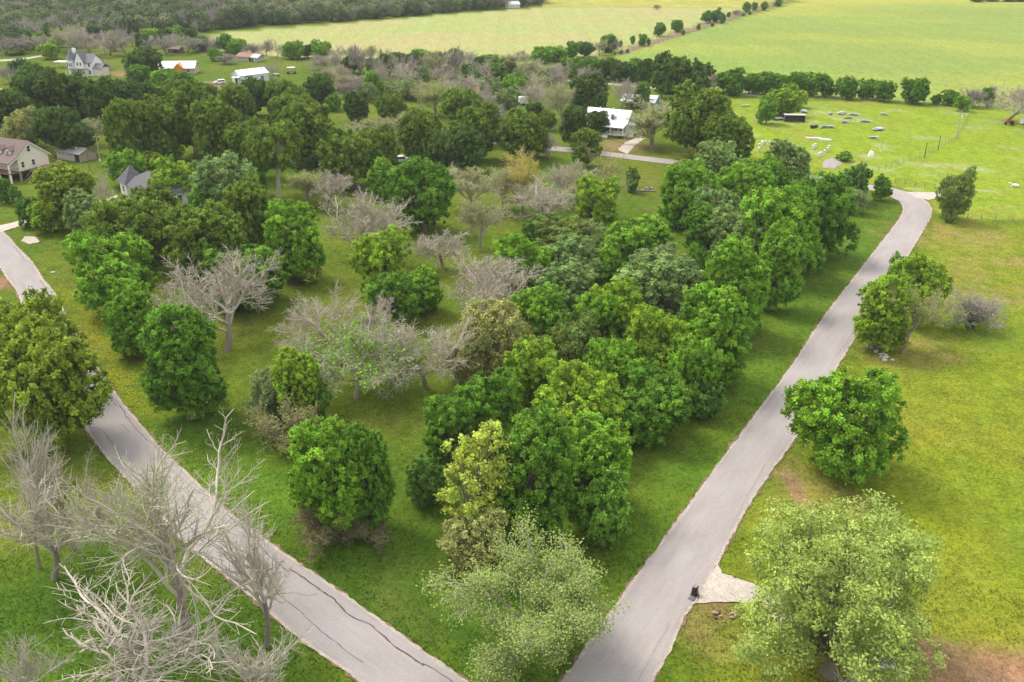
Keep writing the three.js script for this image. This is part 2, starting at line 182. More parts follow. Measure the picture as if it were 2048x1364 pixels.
for (const [p, w, s] of [
  [[[-23.24, -80.45], [-20.55, -78.1], [-18.13, -75.93], [-16.42, -73.99], [-15.37, -72.83], [-13.87, -72.12], [-12.6, -70.86], [-11.4, -69.51], [-9.86, -68.12], [-7.96, -66.4]], 0.16, 1], [[[-8.08, -66.78], [-6.83, -65.77], [-5.5, -64.55], [-3.65, -62.78]], 0.10, 2],
  [[[-26.08, -78.26], [-23.89, -76.69], [-21.28, -74.28], [-18.85, -71.84], [-16.54, -69.51], [-14.92, -68.06], [-13.49, -66.78]], 0.07, 3], [[[-23.91, -76.16], [-22.75, -76.54], [-21.76, -76.62], [-20.58, -76.23], [-19.51, -76.39]], 0.06, 4], [[[-23.9, -76.08], [-22.95, -75.17], [-22.25, -75.17]], 0.05, 5],
  [[[-68.66, -136.72], [-63.72, -129.41], [-58.89, -121.92], [-55.47, -117.31], [-53.4, -115.11], [-51.77, -112.56], [-49.41, -109.56], [-47.18, -106.95], [-44.62, -104.18]], 0.10, 6], [[[-56.77, -119.58], [-54.25, -116.28], [-53.05, -114.54], [-51.9, -112.56]], 0.08, 7], [[[-56.38, -110.64], [-53.92, -109.3], [-51.65, -106.31], [-49.81, -103.81]], 0.07, 8],
  [[[-102.44, -185.93], [-99.25, -181.81], [-96.39, -177.85], [-93.92, -175.48]], 0.10, 9], [[[-87.87, -166.02], [-84.66, -161.35], [-81.54, -155.95], [-78.79, -151.3], [-75.37, -145.8], [-72.16, -141.04]], 0.10, 10], [[[-95.62, -168.16], [-92.01, -163.4], [-89.22, -159.85]], 0.07, 11],
  [[[-36.24, -85.84], [-35.24, -87.04], [-33.92, -85.39], [-32.62, -84.67], [-31.25, -83.61], [-29.36, -82.56], [-28.21, -82.22]], 0.10, 12], [[[-32.22, -90.1], [-30.25, -87.98], [-28.71, -86.3], [-27.18, -84.49], [-25.07, -81.88], [-22.94, -79.79]], 0.12, 13], [[[-52.06, -111.18], [-51.03, -109.83], [-50.24, -108.77]], 0.06, 14], [[[-37.01, -89.13], [-35.13, -87.23], [-32.78, -85.21], [-30.87, -83.78]], 0.08, 15],
]) part('tar_seam', strip(p, w, 0.026, s * 13), tarMat, r1);
for (const [p, w, s] of [[[[52.93, -146.87], [49.95, -141.04], [47.48, -136.72]], 0.06, 21], [[[56.66, -143.7], [52.62, -136.72], [49.7, -131.89]], 0.09, 22], [[[88.27, -196.07], [92.37, -203.39], [95.47, -209.99]], 0.08, 23], [[[31.26, -100.82], [28, -94.7], [25.05, -89.13]], 0.06, 24], [[[15.12, -71.84], [13.22, -68.45], [11.15, -64.67]], 0.05, 25]]) part('crack', strip(p, w, 0.026, s * 13), paint(0.2, 0.17, 0.16, 0.9), r2);
struct('driveway', sheet(resample([[21.46, -81.2], [21.79, -79.71], [22.85, -78.9], [24.23, -78.18], [25.86, -76.54], [28.26, -74.35], [29.27, -71.14], [25.74, -72.19], [23.51, -75.02], [20.59, -75.25], [18.24, -74.87], [18.79, -76.23], [20.38, -79.39]], 0.5), 0.033, 0.25, 3), paleGravel, 'pale gravel driveway leading off past the upturned black bin');
struct('driveway', sheet(resample([[96.65, -227.59], [100.82, -227.59], [104.55, -227.13], [105.33, -225.76], [103.13, -223.06], [99.42, -220.42], [97.36, -222.18]], 0.5), 0.033, 0.2, 7), paleGravel, 'white gravel apron at the outer side of the road bend');
struct('driveway', sheet(resample([[-114.39, -196.07], [-112.04, -200.04], [-108.67, -204.53], [-104.99, -208.8], [-100.87, -215.3], [-98.23, -220.42], [-95.73, -224.85], [-94.89, -222.62], [-97.04, -217.41], [-100.66, -212.01], [-103.6, -205.68], [-106.71, -201.51], [-109.02, -196.07], [-111.03, -191.56]], 0.6), 0.033, 0.3, 11), paleGravel, 'pale driveway curving to the white slate-roofed house');
struct('driveway', sheet(resample([[30.5, -273.23], [33.75, -283.16], [38.33, -290.15], [40.43, -288.72], [35.89, -278.45], [32.84, -268.2]], 0.6), 0.033, 0.4, 15), paleGravel, 'rough gravel drive up to the pale blue farmhouse');
struct('driveway', sheet(resample([[-102.55, -189.2], [-102.87, -192.58], [-100.45, -191.9], [-98.29, -188.54], [-99.7, -187.55]], 0.5), 0.010, 0.5, 19), paleGravel, 'patch of white gravel on the grass by the cracked road');
struct('track', sheet(resample([[-201.1, -381.12], [-194.3, -377.61], [-191.56, -371.88], [-197.11, -373.01]], 0.8), 0.012, 0.3, 21), paleGravel, 'pale track end at the picture edge below the turreted house');
struct('track', sheet(resample([[-240.76, -461.77], [-232.97, -465.19], [-226.33, -481.15], [-224.4, -475.71], [-229.38, -460.09], [-237.47, -455.09]], 0.8), 0.012, 0.3, 23), edgeMat, 'pale track crossing the grass beside the turreted house');
struct('track', sheet(resample([[-10.57, -379.94], [-7.79, -388.34], [-4.82, -390.8], [-5.55, -384.7], [-7.61, -378.77], [-10.01, -373.01]], 0.8), 0.012, 0.4, 25), edgeMat, 'short sandy track among the trees of the belt');
struct('track', sheet(resample([[7.53, -407.54], [23.88, -400.95], [47.16, -388.34], [69.11, -376.45], [93.62, -365.22], [92.66, -361.97], [68.33, -371.88], [46.36, -384.7], [23.67, -397.08], [7.46, -403.56]], 0.8), 0.012, 0.3, 27), edgeMat, 'thin dirt track along the foot of the paddock hedge');
struct('track', sheet(resample([[52.33, -488.58], [85.92, -556.86], [125.15, -630.28], [170.23, -716.87], [211.75, -794.8], [213.22, -785.34], [167.61, -697.77], [123.29, -612.41], [84.53, -538.15], [52.23, -475.71]], 1.5), 0.012, 0.5, 29), dirtMat, 'brown strip of bare ground along the diagonal fence');
struct('dirt_yard', sheet(resample([[-126.54, -395.81], [-121.53, -399.65], [-112.71, -388.34], [-111.1, -378.77], [-115.63, -374.15], [-121.91, -382.31]], 0.8), 0.010, 0.6, 31), dirtMat, 'reddish dirt yard before the white metal barn');

// ---------- buildings ----------
const WHITE = paint(0.78, 0.78, 0.76, 0.6), GLASS = paint(0.035, 0.045, 0.055, 0.12), TRIM = paint(0.74, 0.73, 0.70, 0.6), DARK_WOOD = paint(0.20, 0.14, 0.11, 0.9), GREY_WOOD = paint(0.33, 0.28, 0.24, 0.9);  // two even wood colours, one dark brown and one grey
const speck = dataTex(256, (u, v) => { const l = 0.86 + 0.20 * (tnoise(u, v, 100, 31) - 0.5) + 0.16 * (tnoise(u, v, 14, 32) - 0.5); return [l, l, l].map(clampb); });
const ribs = dataTex(128, (u, v) => { const w = (u * 8) % 1, l = (w < 0.08 ? 0.80 : 0.94) + 0.08 * (tnoise(u, v, 16, 41) - 0.5); return [l, l, l].map(clampb); });
// window set in a face: on = 'z+', 'z-', 'x+', 'x-'; x,y is the middle of the opening
function win(parent, on, u, y, at, w = 0.9, h = 1.3, name = 'window') {
  const t = { 'z+': 0, 'z-': Math.PI, 'x+': Math.PI / 2, 'x-': -Math.PI / 2 }[on], f = new THREE.Group();
  const frame = new THREE.Mesh(mergeGeometries([box(w + 0.24, 0.12, 0.1, 0, h / 2), box(w + 0.24, 0.12, 0.1, 0, -h / 2 - 0.12), box(0.12, h, 0.1, -w / 2 - 0.06, -h / 2), box(0.12, h, 0.1, w / 2 + 0.06, -h / 2), box(w, 0.06, 0.06, 0, -0.03)]), TRIM);
  frame.name = name; frame.rotation.y = t; const s = on[1] === '+' ? 1 : -1; frame.position.set(on[0] === 'z' ? u : at + 0.04 * s, y, on[0] === 'z' ? at + 0.04 * s : u); frame.castShadow = frame.receiveShadow = true; parent.add(frame);
  part('pane', box(w, h, 0.03, 0, -h / 2, -0.02), GLASS, frame); return frame;
}
function doorIn(parent, on, u, at, y0, w, h, m) { const s = on[1] === '+' ? 1 : -1, d = part('door', on[0] === 'z' ? box(w, h, 0.08, u, y0, at + 0.03 * s) : box(0.08, h, w, at + 0.03 * s, y0, u), m, parent); part('handle', on[0] === 'z' ? box(0.06, 0.14, 0.08, u + w * 0.38, y0 + 0.95, at + 0.1 * s) : box(0.08, 0.14, 0.06, at + 0.1 * s, y0 + 0.95, u + w * 0.38), paint(0.5, 0.48, 0.42, 0.3, 0.8), d); return d; }
// roof slab over a profile of [z, y] points, thickness th, drawn along x
function roofSlab(pts, len, th, x = 0) { return prism([...pts, ...pts.slice().reverse().map(([z, y]) => [z, y - th])], len, x); }
function dormer(parent, x, z0, y0, w, h, depth, wallM, roofM) {   // z0: face, runs back into the roof
  const d = part('dormer', prism([[0, 0], [0, 0.01]], 0.01), wallM, parent); d.geometry = (() => { const s = new THREE.Shape([new THREE.Vector2(-w / 2, 0), new THREE.Vector2(w / 2, 0), new THREE.Vector2(w / 2, h), new THREE.Vector2(0, h + w * 0.42), new THREE.Vector2(-w / 2, h)]); return new THREE.ExtrudeGeometry(s, { depth, bevelEnabled: false }).translate(x, y0, z0 - depth); })();
  const s = new THREE.Shape([[-w / 2 - 0.25, h - 0.12], [0, h + w * 0.42 + 0.06], [w / 2 + 0.25, h - 0.12], [w / 2 + 0.25, h + 0.02], [0, h + w * 0.42 + 0.22], [-w / 2 - 0.25, h + 0.02]].map((p) => new THREE.Vector2(...p)));
  part('dormer_roof', new THREE.ExtrudeGeometry(s, { depth: depth + 0.3, bevelEnabled: false }).translate(x, y0, z0 - depth - 0.02), roofM, d);
  const f = win(d, 'z+', x, y0 + h * 0.52, z0, w * 0.5, h * 0.72); return [d, f];
}
{ // pale blue farmhouse
  const t = thing('farmhouse', 'pale blue farmhouse with white metal roof, dormers and front porch', 'house', [30.1, -296.5], -26 * D), wall = paint(0.46, 0.53, 0.56, 0.8, 0, speck), roof = paint(0.86, 0.87, 0.88, 0.45, 0.0, ribs);
  part('wall', prism([[-4.4, 0.9], [3.4, 0.9], [3.4, 4.0], [-0.3, 7.2], [-4.4, 4.0]], 13.6), wall, t); part('foundation', box(13.2, 0.9, 7.4, 0, 0, -0.5), paint(0.30, 0.29, 0.28), t);
  const rf = part('roof', roofSlab([[-4.9, 3.75], [-0.3, 7.5], [3.7, 4.05]], 14.4, 0.16), roof, t); for (const x of [-3.2, 1.2]) part('vent_pipe', rod(0.22, 0.22, 0.45, x, 7.35, -0.3), WHITE, rf);
  part('porch_roof', roofSlab([[3.55, 4.0], [6.2, 3.25]], 13.8, 0.12), roof, t); part('porch_floor', box(13.6, 0.2, 2.5, 0, 0.75, 4.66), paint(0.62, 0.60, 0.56), t);
  for (const x of [-6.6, -3.5, -0.6, 2.6, 6.6]) { const p = part('porch_post', box(0.26, 2.45, 0.26, x, 0.95, 5.75), WHITE, t); if (x < 6) part('railing', [box(2.7, 0.08, 0.06, x + 1.6, 1.8, 5.75), box(2.7, 0.08, 0.06, x + 1.6, 1.15, 5.75), ...[0.5, 1, 1.5, 2, 2.5].map((q) => box(0.05, 0.6, 0.05, x + q, 1.2, 5.75))], WHITE, p); }
  for (const x of [-5, -1.6, 3.6, 5.4]) win(t, 'z+', x, 2.4, 3.4); doorIn(t, 'z+', 1.0, 3.4, 0.95, 1.2, 2.2, paint(0.05, 0.045, 0.05)); win(t, 'x+', -1.2, 2.4, 6.8); win(t, 'x+', 1.9, 2.5, 6.8, 0.8, 1.1);
  for (const x of [-5.2, -1.4, 2.2]) dormer(t, x, 2.7, 4.55, 1.5, 1.35, 3, wall, roof);
  part('side_porch_roof', roofSlab([[-2.6, 3.5], [1.4, 3.5]], 2.2, 0.12, 7.95).rotateZ(0), roof, t); part('side_porch_floor', box(2.0, 0.2, 3.6, 7.85, 0.7, -0.6), WHITE, t); for (const z of [-2.3, 1.1]) part('porch_post', box(0.22, 2.6, 0.22, 8.7, 0.9, z), WHITE, t);
  part('steps', [0, 1, 2, 3].map((k) => box(1.4, 0.2 + 0.2 * k, 0.35, 8.0, 0, 2.9 - 0.36 * k)), WHITE, t); part('steps', [0, 1, 2].map((k) => box(2.0, 0.22 + 0.22 * k, 0.35, 1.0, 0, 6.9 - 0.36 * k)), TRIM, t);
}
{ // pavilion
  const t = thing('pavilion', 'open pavilion with white metal roof and a bright blue end wall', 'shed', [45.6, -341.2], -24 * D), roof = paint(0.85, 0.86, 0.87, 0.45, 0, ribs);
  part('roof', roofSlab([[-3.2, 2.7], [0, 4.3], [2.2, 3.3]], 12.6, 0.12), roof, t); part('lean_to_roof', roofSlab([[2.3, 3.0], [4.4, 2.4]], 12.6, 0.1), roof, t);
  part('end_wall', prism([[-2.9, 0], [2.2, 0], [2.2, 3.1], [0, 4.1], [-2.9, 2.6]], 0.2, 5.9), paint(0.05, 0.25, 0.48, 0.7), t); part('back_wall', box(11.6, 2.6, 0.15, 0, 0, -2.8), GREY_WOOD, t);
  for (const x of [-5.8, -2.9, 0, 2.9, 5.8]) part('post', box(0.2, 2.4, 0.2, x, 0, 4.1), GREY_WOOD, t); for (const x of [-4.5, -1.5, 1.6]) part('stored_lumber', box(2.4, 1.1, 1.6, x, 0, -0.5), paint(0.30, 0.20, 0.13), t);
}
{ // cream house on stilts
  const t = thing('cream_house', 'cream house on stilts with reddish-brown shingle roof and dormers', 'house', [-130.6, -245.1], -25 * D), wall = paint(0.84, 0.78, 0.66, 0.75, 0, speck), roof = paint(0.18, 0.13, 0.115, 0.9, 0, speck), deck = paint(0.22, 0.13, 0.10, 0.9);
  part('wall', prism([[-5, 2.5], [4.2, 2.5], [4.2, 6.2], [0, 9.3], [-5, 5.6]], 16), wall, t);
  part('roof', roofSlab([[-5.6, 5.35], [0, 9.55], [4.2, 6.45], [7.2, 5.1]], 16.8, 0.2), roof, t); part('fascia', [roofSlab([[-5.6, 5.12], [0, 9.32], [4.2, 6.22], [7.2, 4.87]], 0.14, 0.26, 8.36)], WHITE, t);
  for (const x of [-6, -2, 1.4, 4.8]) dormer(t, x, 4.0, 6.35, 1.7, 1.15, 3.2, WHITE, roof);
  win(t, 'x+', 1.1, 7.6, 8, 0.9, 1.4).position.z = 0.4; win(t, 'x+', 2.9, 4.0, 8, 0.85, 1.4); win(t, 'x+', -0.3, 4.0, 8, 0.85, 1.4);
  part('porch_floor', box(16, 0.25, 2.9, 0, 2.25, 5.66), deck, t); for (const x of [-7.6, -3.8, 0, 3.8, 7.7]) part('porch_post', box(0.34, 4.9, 0.34, x, 0, 6.8), WHITE, t); for (const y of [3.0, 3.4]) part('railing', box(16, 0.1, 0.08, 0, y, 7.02), deck, t);
  part('railing', [3.0, 3.4].map((y) => box(0.08, 0.1, 2.4, 8.0, y, 5.5)), deck, t);
  for (const x of [-7, -3.5, 0, 3.5, 7.6]) for (const z of [-4.6, 0, 3.9]) part('stilt', box(0.4, 2.5, 0.4, x, 0, z), GREY_WOOD, t); part('underfloor', box(15.8, 0.2, 9, 0, 2.28, -0.4), DARK_WOOD, t);
  const dk = part('deck', box(3.6, 0.25, 5.0, 9.85, 2.3, -3.4), deck, t); part('railing', [box(0.1, 0.1, 5, 11.6, 3.4, -3.4), box(3.6, 0.1, 0.1, 9.85, 3.4, -5.85), ...[-5.6, -4.4, -3.2, -2, -1].map((z) => box(0.09, 1.0, 0.09, 11.6, 2.5, z))], deck, dk);
  for (const [x, z] of [[11.4, -5.6], [11.4, -1.2], [8.4, -5.6]]) part('stilt', box(0.26, 2.3, 0.26, x, 0, z), paint(0.5, 0.42, 0.30), t);
  const st = part('stairs', [0, 1, 2, 3, 4, 5, 6, 7, 8].map((k) => box(1.3, 0.1, 0.42, 9.3, 2.15 - k * 0.25, -0.7 + k * 0.42)), deck, t); part('railing', [bar([8.6, 3.3, -0.9], [8.6, 1.0, 3.1], 0.06), bar([10, 3.3, -0.9], [10, 1.0, 3.1], 0.06), bar([8.6, 2.4, -0.9], [8.6, 0.1, 3.1], 0.1), bar([10, 2.4, -0.9], [10, 0.1, 3.1], 0.1)], GREY_WOOD, st);
}
{ const g = new THREE.CapsuleGeometry(0.55, 1.5, 4, 10).rotateZ(Math.PI / 2).translate(0, 0.85, 0); const t = thing('propane_tank', 'small white tank on the grass under the deck of the cream house', 'tank', [-123.4, -249.08], 20 * D); part('tank', g, WHITE, t); part('foot', box(0.15, 0.4, 0.7, -0.7), GREY_WOOD, t); part('foot', box(0.15, 0.4, 0.7, 0.7), GREY_WOOD, t); }
{ // shed
  const t = thing('shed', 'long low shed with grey shingle roof and pinkish walls beside the cream house', 'shed', [-121.3, -262.6], -29 * D), wall = paint(0.50, 0.41, 0.36, 0.85, 0, speck), roof = paint(0.24, 0.23, 0.235, 0.9, 0, speck);
  part('wall', prism([[-2.6, 0], [2.6, 0], [2.6, 2.3], [0, 3.3], [-2.6, 2.3]], 9.8), wall, t); part('roof', roofSlab([[-3.0, 2.25], [0, 3.48], [3.0, 2.25]], 10.5, 0.14), roof, t);
  part('doorway', box(1.8, 2.0, 0.1, 3.6, 0, 2.62), paint(0.02, 0.018, 0.018), t); for (const x of [-3.4, -0.8]) win(t, 'z+', x, 1.4, 2.6, 0.7, 0.7); part('roof_vent', rod(0.25, 0.25, 0.35, 1.2, 3.05, 0.6), WHITE, t);
}
{ // white house with slate hip roofs
  const t = thing('slate_roofed_house', 'white house with dark slate hip roof, corner tower and porch', 'house', [-84.5, -221], -50 * D), wall = paint(0.80, 0.80, 0.79, 0.7, 0, speck), slate = paint(0.105, 0.105, 0.125, 0.8, 0, speck);
  const hip = (w, d, y0, y1, ridge, x = 0, z = 0, o = 0.5) => { const a = w / 2 + o, b = d / 2 + o, r = ridge / 2, v = [[-a, y0, -b], [a, y0, -b], [a, y0, b], [-a, y0, b], [-r, y1, 0], [r, y1, 0]], f = ridge > 0.01 ? [[0, 4, 5], [0, 5, 1], [1, 5, 2], [2, 5, 4], [2, 4, 3], [3, 4, 0], [0, 1, 2], [0, 2, 3]] : [[0, 4, 1], [1, 4, 2], [2, 4, 3], [3, 4, 0], [0, 1, 2], [0, 2, 3]], p = []; f.forEach((q) => q.forEach((i) => p.push(v[i][0] + x, v[i][1], v[i][2] + z))); const g = new THREE.BufferGeometry(); g.setAttribute('position', new THREE.Float32BufferAttribute(p, 3)); g.setAttribute('uv', new THREE.Float32BufferAttribute(p.flatMap((q, i) => (i % 3 ? [] : [q / 3, p[i + 2] / 3])), 2)); g.computeVertexNormals(); return g; };
  part('wall', box(17, 3.2, 9, 0, 0, 0), wall, t); part('roof', hip(17, 9, 3.2, 6.2, 8), slate, t); part('tower_wall', box(4.6, 3.2, 4.6, -8.6, 0, 2.6), wall, t); part('tower_roof', hip(4.6, 4.6, 3.22, 7.2, 0, -8.6, 2.6, 0.6), slate, t);
  part('chimney', box(0.9, 3.2, 0.9, 1.5, 4.6, -1.5), WHITE, t); part('porch_roof', box(6, 0.16, 4.4, 9.6, 3.05, 2.2), WHITE, t); part('porch_floor', box(6, 0.4, 4.4, 9.6, 0, 2.2), paint(0.45, 0.43, 0.40), t);
  for (const [x, z] of [[12.4, 4.2], [9.5, 4.2], [12.4, 0.3]]) part('porch_post', box(0.22, 2.65, 0.22, x, 0.4, z), WHITE, t);
  for (const x of [-4.5, -1.5, 2, 5.5]) win(t, 'z+', x, 1.7, 4.5, 1.1, 1.5); win(t, 'x+', -2, 1.7, 8.5, 1.1, 1.5); doorIn(t, 'x+', 2.2, 8.5, 0.4, 1.1, 2.1, paint(0.03, 0.03, 0.035)); win(t, 'z+', -8.6, 1.7, 4.9, 1, 1.4);
}
{ // turreted house
  const t = thing('turreted_house', 'white two-storey house with a pointed turret and steep front gable', 'house', [-181, -415.5], -12 * D), wall = paint(0.80, 0.80, 0.80, 0.7), slate = paint(0.17, 0.17, 0.19, 0.85, 0, speck);
  part('wall', prism([[-4, 0], [3.5, 0], [3.5, 5.6], [0, 8.4], [-4, 5.6]], 11), wall, t); part('roof', roofSlab([[-4.5, 5.4], [0, 8.7], [4, 5.4]], 11.6, 0.2), slate, t);
  const gb = part('front_gable', new THREE.ExtrudeGeometry(new THREE.Shape([[-2, 0], [2, 0], [2, 5.8], [0, 10], [-2, 5.8]].map((p) => new THREE.Vector2(...p))), { depth: 4, bevelEnabled: false }).translate(0.4, 0, 0.6), wall, t);
  part('gable_roof', new THREE.ExtrudeGeometry(new THREE.Shape([[-2.4, 5.3], [0, 10.1], [2.4, 5.3], [2.5, 5.5], [0, 10.5], [-2.5, 5.5]].map((p) => new THREE.Vector2(...p))), { depth: 4.4, bevelEnabled: false }).translate(0.4, 0, 0.5), slate, gb);
  part('turret', new THREE.CylinderGeometry(1.9, 1.9, 6.6, 8).translate(-3.9, 3.3, 3), wall, t); part('turret_roof', new THREE.ConeGeometry(2.3, 4.6, 8).translate(-3.9, 8.9, 3), slate, t); part('chimney', box(1.3, 3.2, 1.0, -4.6, 7.4, -0.6), WHITE, t);
  for (const x of [-4.8, -3.9, -3.0]) win(t, 'z+', x, 4.6, 4.86, 0.5, 1.3); for (const x of [-0.3, 1.1]) { win(t, 'z+', x, 1.8, 4.6, 0.7, 1.8); win(t, 'z+', x, 5.0, 4.6, 0.6, 1.3); } win(t, 'z+', 4.2, 4.4, 3.5, 0.8, 1.3); win(t, 'z+', 4.2, 1.6, 3.5, 0.8, 1.5);
  part('porch_roof', box(10, 0.18, 2.2, 0, 3.0, 5.7), slate, t); for (const x of [-4.8, -2.4, 0.4, 2.8, 4.8]) part('porch_post', box(0.2, 3, 0.2, x, 0, 6.6), WHITE, t);
  part('side_wing', box(4, 3.4, 5, 7.5, 0, 0.5), paint(0.66, 0.62, 0.56), t); part('wing_roof', roofSlab([[-2.6, 3.3], [0.5, 5], [3.5, 3.3]], 4.6, 0.15, 7.6), slate, t);
}
{ const t = thing('carport', 'small flat white carport beside the turreted house', 'shed', [-200.28, -436.09], -12 * D); part('roof', box(5.5, 0.2, 4, 0, 2.5), WHITE, t); for (const [x, z] of [[-2.5, 1.8], [2.5, 1.8], [-2.5, -1.8], [2.5, -1.8]]) part('post', box(0.15, 2.5, 0.15, x, 0, z), GREY_WOOD, t); }
{ // orange gabled
  const t = thing('orange_gabled_house', 'low house with pale metal roof and an orange front gable', 'house', [-143, -420], 3 * D), roof = paint(0.74, 0.74, 0.75, 0.45, 0, ribs);
  part('wall', prism([[-4, 0], [4, 0], [4, 2.8], [0, 4.8], [-4, 2.8]], 15), paint(0.45, 0.36, 0.28), t); part('roof', roofSlab([[-4.5, 2.7], [0, 5.05], [4.6, 2.6]], 15.8, 0.15), roof, t);
  part('front_gable', new THREE.ExtrudeGeometry(new THREE.Shape([[-1.7, 0], [1.7, 0], [1.7, 2.9], [0, 4.5], [-1.7, 2.9]].map((p) => new THREE.Vector2(...p))), { depth: 5, bevelEnabled: false }).translate(1.2, 0, 0.6), paint(0.72, 0.26, 0.05), t);
  part('gable_roof', new THREE.ExtrudeGeometry(new THREE.Shape([[-2.0, 2.6], [0, 4.6], [2.0, 2.6], [2.0, 2.8], [0, 4.8], [-2.0, 2.8]].map((p) => new THREE.Vector2(...p))), { depth: 5.6, bevelEnabled: false }).translate(1.2, 0, 0.2), paint(0.60, 0.28, 0.10), t); for (const x of [-5, 5]) win(t, 'z+', x, 1.5, 4, 1, 1.2);
}
{ // barn
  const t = thing('metal_barn', 'long white metal barn with a dark doorway in its gable end', 'barn', [-106.6, -397.4], 45 * D), wall = paint(0.66, 0.70, 0.74, 0.5, 0, ribs), roof = paint(0.86, 0.87, 0.88, 0.4, 0, ribs);
  part('wall', prism([[-3.4, 0], [3.4, 0], [3.4, 3.3], [0, 4.9], [-3.4, 3.3]], 13), wall, t); part('roof', roofSlab([[-3.7, 3.2], [0, 5.1], [3.7, 3.2]], 13.4, 0.12), roof, t); part('doorway', box(0.1, 2.9, 1.6, -6.55, 0, 0), paint(0.02, 0.02, 0.022), t); part('side_door', box(1.4, 2.4, 0.1, -2.4, 0, 3.45), paint(0.10, 0.11, 0.12), t); part('side_door', box(1.2, 2.2, 0.1, 3.4, 0, 3.45), paint(0.12, 0.13, 0.14), t); part('lean_to', box(2.6, 0.12, 3, -7.8, 2.6, 1.9), roof, t);
}
{ // red-roofed shed
  const t = thing('red_roofed_shed', 'grey open shed with a rusty red roof by the far hedgerow', 'shed', [-122, -458], -23 * D);
  part('wall', prism([[-3, 0], [3, 0], [3, 2.2], [0, 3.3], [-3, 2.2]], 11), paint(0.52, 0.52, 0.52, 0.8, 0, speck), t); part('roof', roofSlab([[-3.4, 2.15], [0, 3.5], [3.5, 2.05]], 8, 0.12, -1.9), paint(0.30, 0.15, 0.12, 0.8, 0, speck), t); part('lean_to_roof', roofSlab([[-3.2, 2.3], [0, 3.1], [3.4, 1.9]], 4, 0.12, 4.6), paint(0.50, 0.50, 0.51, 0.6, 0, ribs), t); part('doorway', box(2.4, 1.9, 0.1, 2.6, 0, 3.02), paint(0.03, 0.03, 0.03), t);
}
{ const t = thing('brown_shed', 'small old shed with a thatch-brown roof at the wood edge', 'shed', [-166, -487], -15 * D); part('wall', box(6.4, 2, 4.6), paint(0.16, 0.12, 0.10), t); part('roof', roofSlab([[-2.9, 1.9], [0, 3.0], [2.9, 1.9]], 7.4, 0.2), paint(0.22, 0.165, 0.14, 0.95, 0, speck), t); part('doorway', box(1.8, 1.7, 0.1, 1.4, 0, 2.32), paint(0.02, 0.02, 0.02), t); }
{ const t = thing('field_barn', 'lone grey barn against the far wood edge of the straw field', 'barn', [0.5, -736], 20 * D); part('wall', prism([[-3.4, 0], [3.4, 0], [3.4, 2.6], [0, 4.4], [-3.4, 2.6]], 9), paint(0.55, 0.56, 0.57), t); part('roof', roofSlab([[-3.8, 2.5], [0, 4.6], [3.8, 2.5]], 9.6, 0.15), paint(0.58, 0.59, 0.60, 0.5, 0, ribs), t); part('doorway', box(0.1, 2.4, 2.4, 4.56, 0, 0.4), paint(0.05, 0.05, 0.05), t); }
{ const t = thing('brown_roofed_house', 'brown-roofed house half hidden among the oaks of the belt', 'house', [-54, -256], 12 * D); part('wall', box(11, 2.6, 7), paint(0.34, 0.25, 0.20), t); part('roof', roofSlab([[-4.2, 2.4], [0, 4.4], [4.6, 2.2]], 12, 0.18), paint(0.30, 0.215, 0.19, 0.95, 0, speck), t); part('garage_doorway', box(3.4, 2.1, 0.1, 1, 0, 3.53), paint(0.015, 0.015, 0.017), t); part('doorway', box(1.2, 2.1, 0.1, 4.4, 0, 3.53), paint(0.02, 0.02, 0.02), t); win(t, 'z+', -3.6, 1.5, 3.5, 1.2, 1.1); }
{ const t = thing('box_trailer', 'white box trailer among the trees behind the belt', 'trailer', [4, -345], 10 * D); part('body', box(3.2, 2.2, 2.2, 0, 0.6), WHITE, t); for (const z of [-1.1, 1.1]) part('wheel', new THREE.CylinderGeometry(0.4, 0.4, 0.25, 12).rotateX(Math.PI / 2).translate(0, 0.4, z), paint(0.03, 0.03, 0.03), t); part('drawbar', box(1.4, 0.12, 0.12, 2.2, 0.5), GREY_WOOD, t); }

// ---------- trees: each kind is grown once in a few shapes, every tree is a copy with its own place, turn and size ----------
class Leaves {   // many small folded leaf faces
  constructor() { this.p = []; this.n = []; this.c = []; this.i = []; }
  add(x, y, z, nx, ny, nz, ox, oy, oz, len, wid, r, cr, cg, cb) {
    let tx = r() - 0.5, ty = r() - 0.5, tz = r() - 0.5, d = tx * nx + ty * ny + tz * nz; tx -= d * nx; ty -= d * ny; tz -= d * nz; d = Math.hypot(tx, ty, tz) || 1; tx /= d; ty /= d; tz /= d;
    const bx = ny * tz - nz * ty, by = nz * tx - nx * tz, bz = nx * ty - ny * tx, k = this.p.length / 3, f = 0.18 * wid;
    this.p.push(x - tx * len, y - ty * len, z - tz * len, x + bx * wid - nx * f, y + by * wid - ny * f, z + bz * wid - nz * f, x + tx * len, y + ty * len, z + tz * len, x - bx * wid - nx * f, y - by * wid - ny * f, z - bz * wid - nz * f);
    let mx = nx + ox * 0.4, my = ny + oy * 0.4, mz = nz + oz * 0.4; d = Math.hypot(mx, my, mz) || 1; mx /= d; my /= d; mz /= d;
    for (let q = 0; q < 4; q++) { this.n.push(mx, my, mz); this.c.push(cr, cg, cb); }
    this.i.push(k, k + 2, k + 1, k, k + 3, k + 2);
  }
  geo() { const g = new THREE.BufferGeometry(); g.setAttribute('position', new THREE.Float32BufferAttribute(this.p, 3)); g.setAttribute('normal', new THREE.Float32BufferAttribute(this.n, 3)); g.setAttribute('color', new THREE.Float32BufferAttribute(this.c, 3)); g.setIndex(this.i); return g; }
}
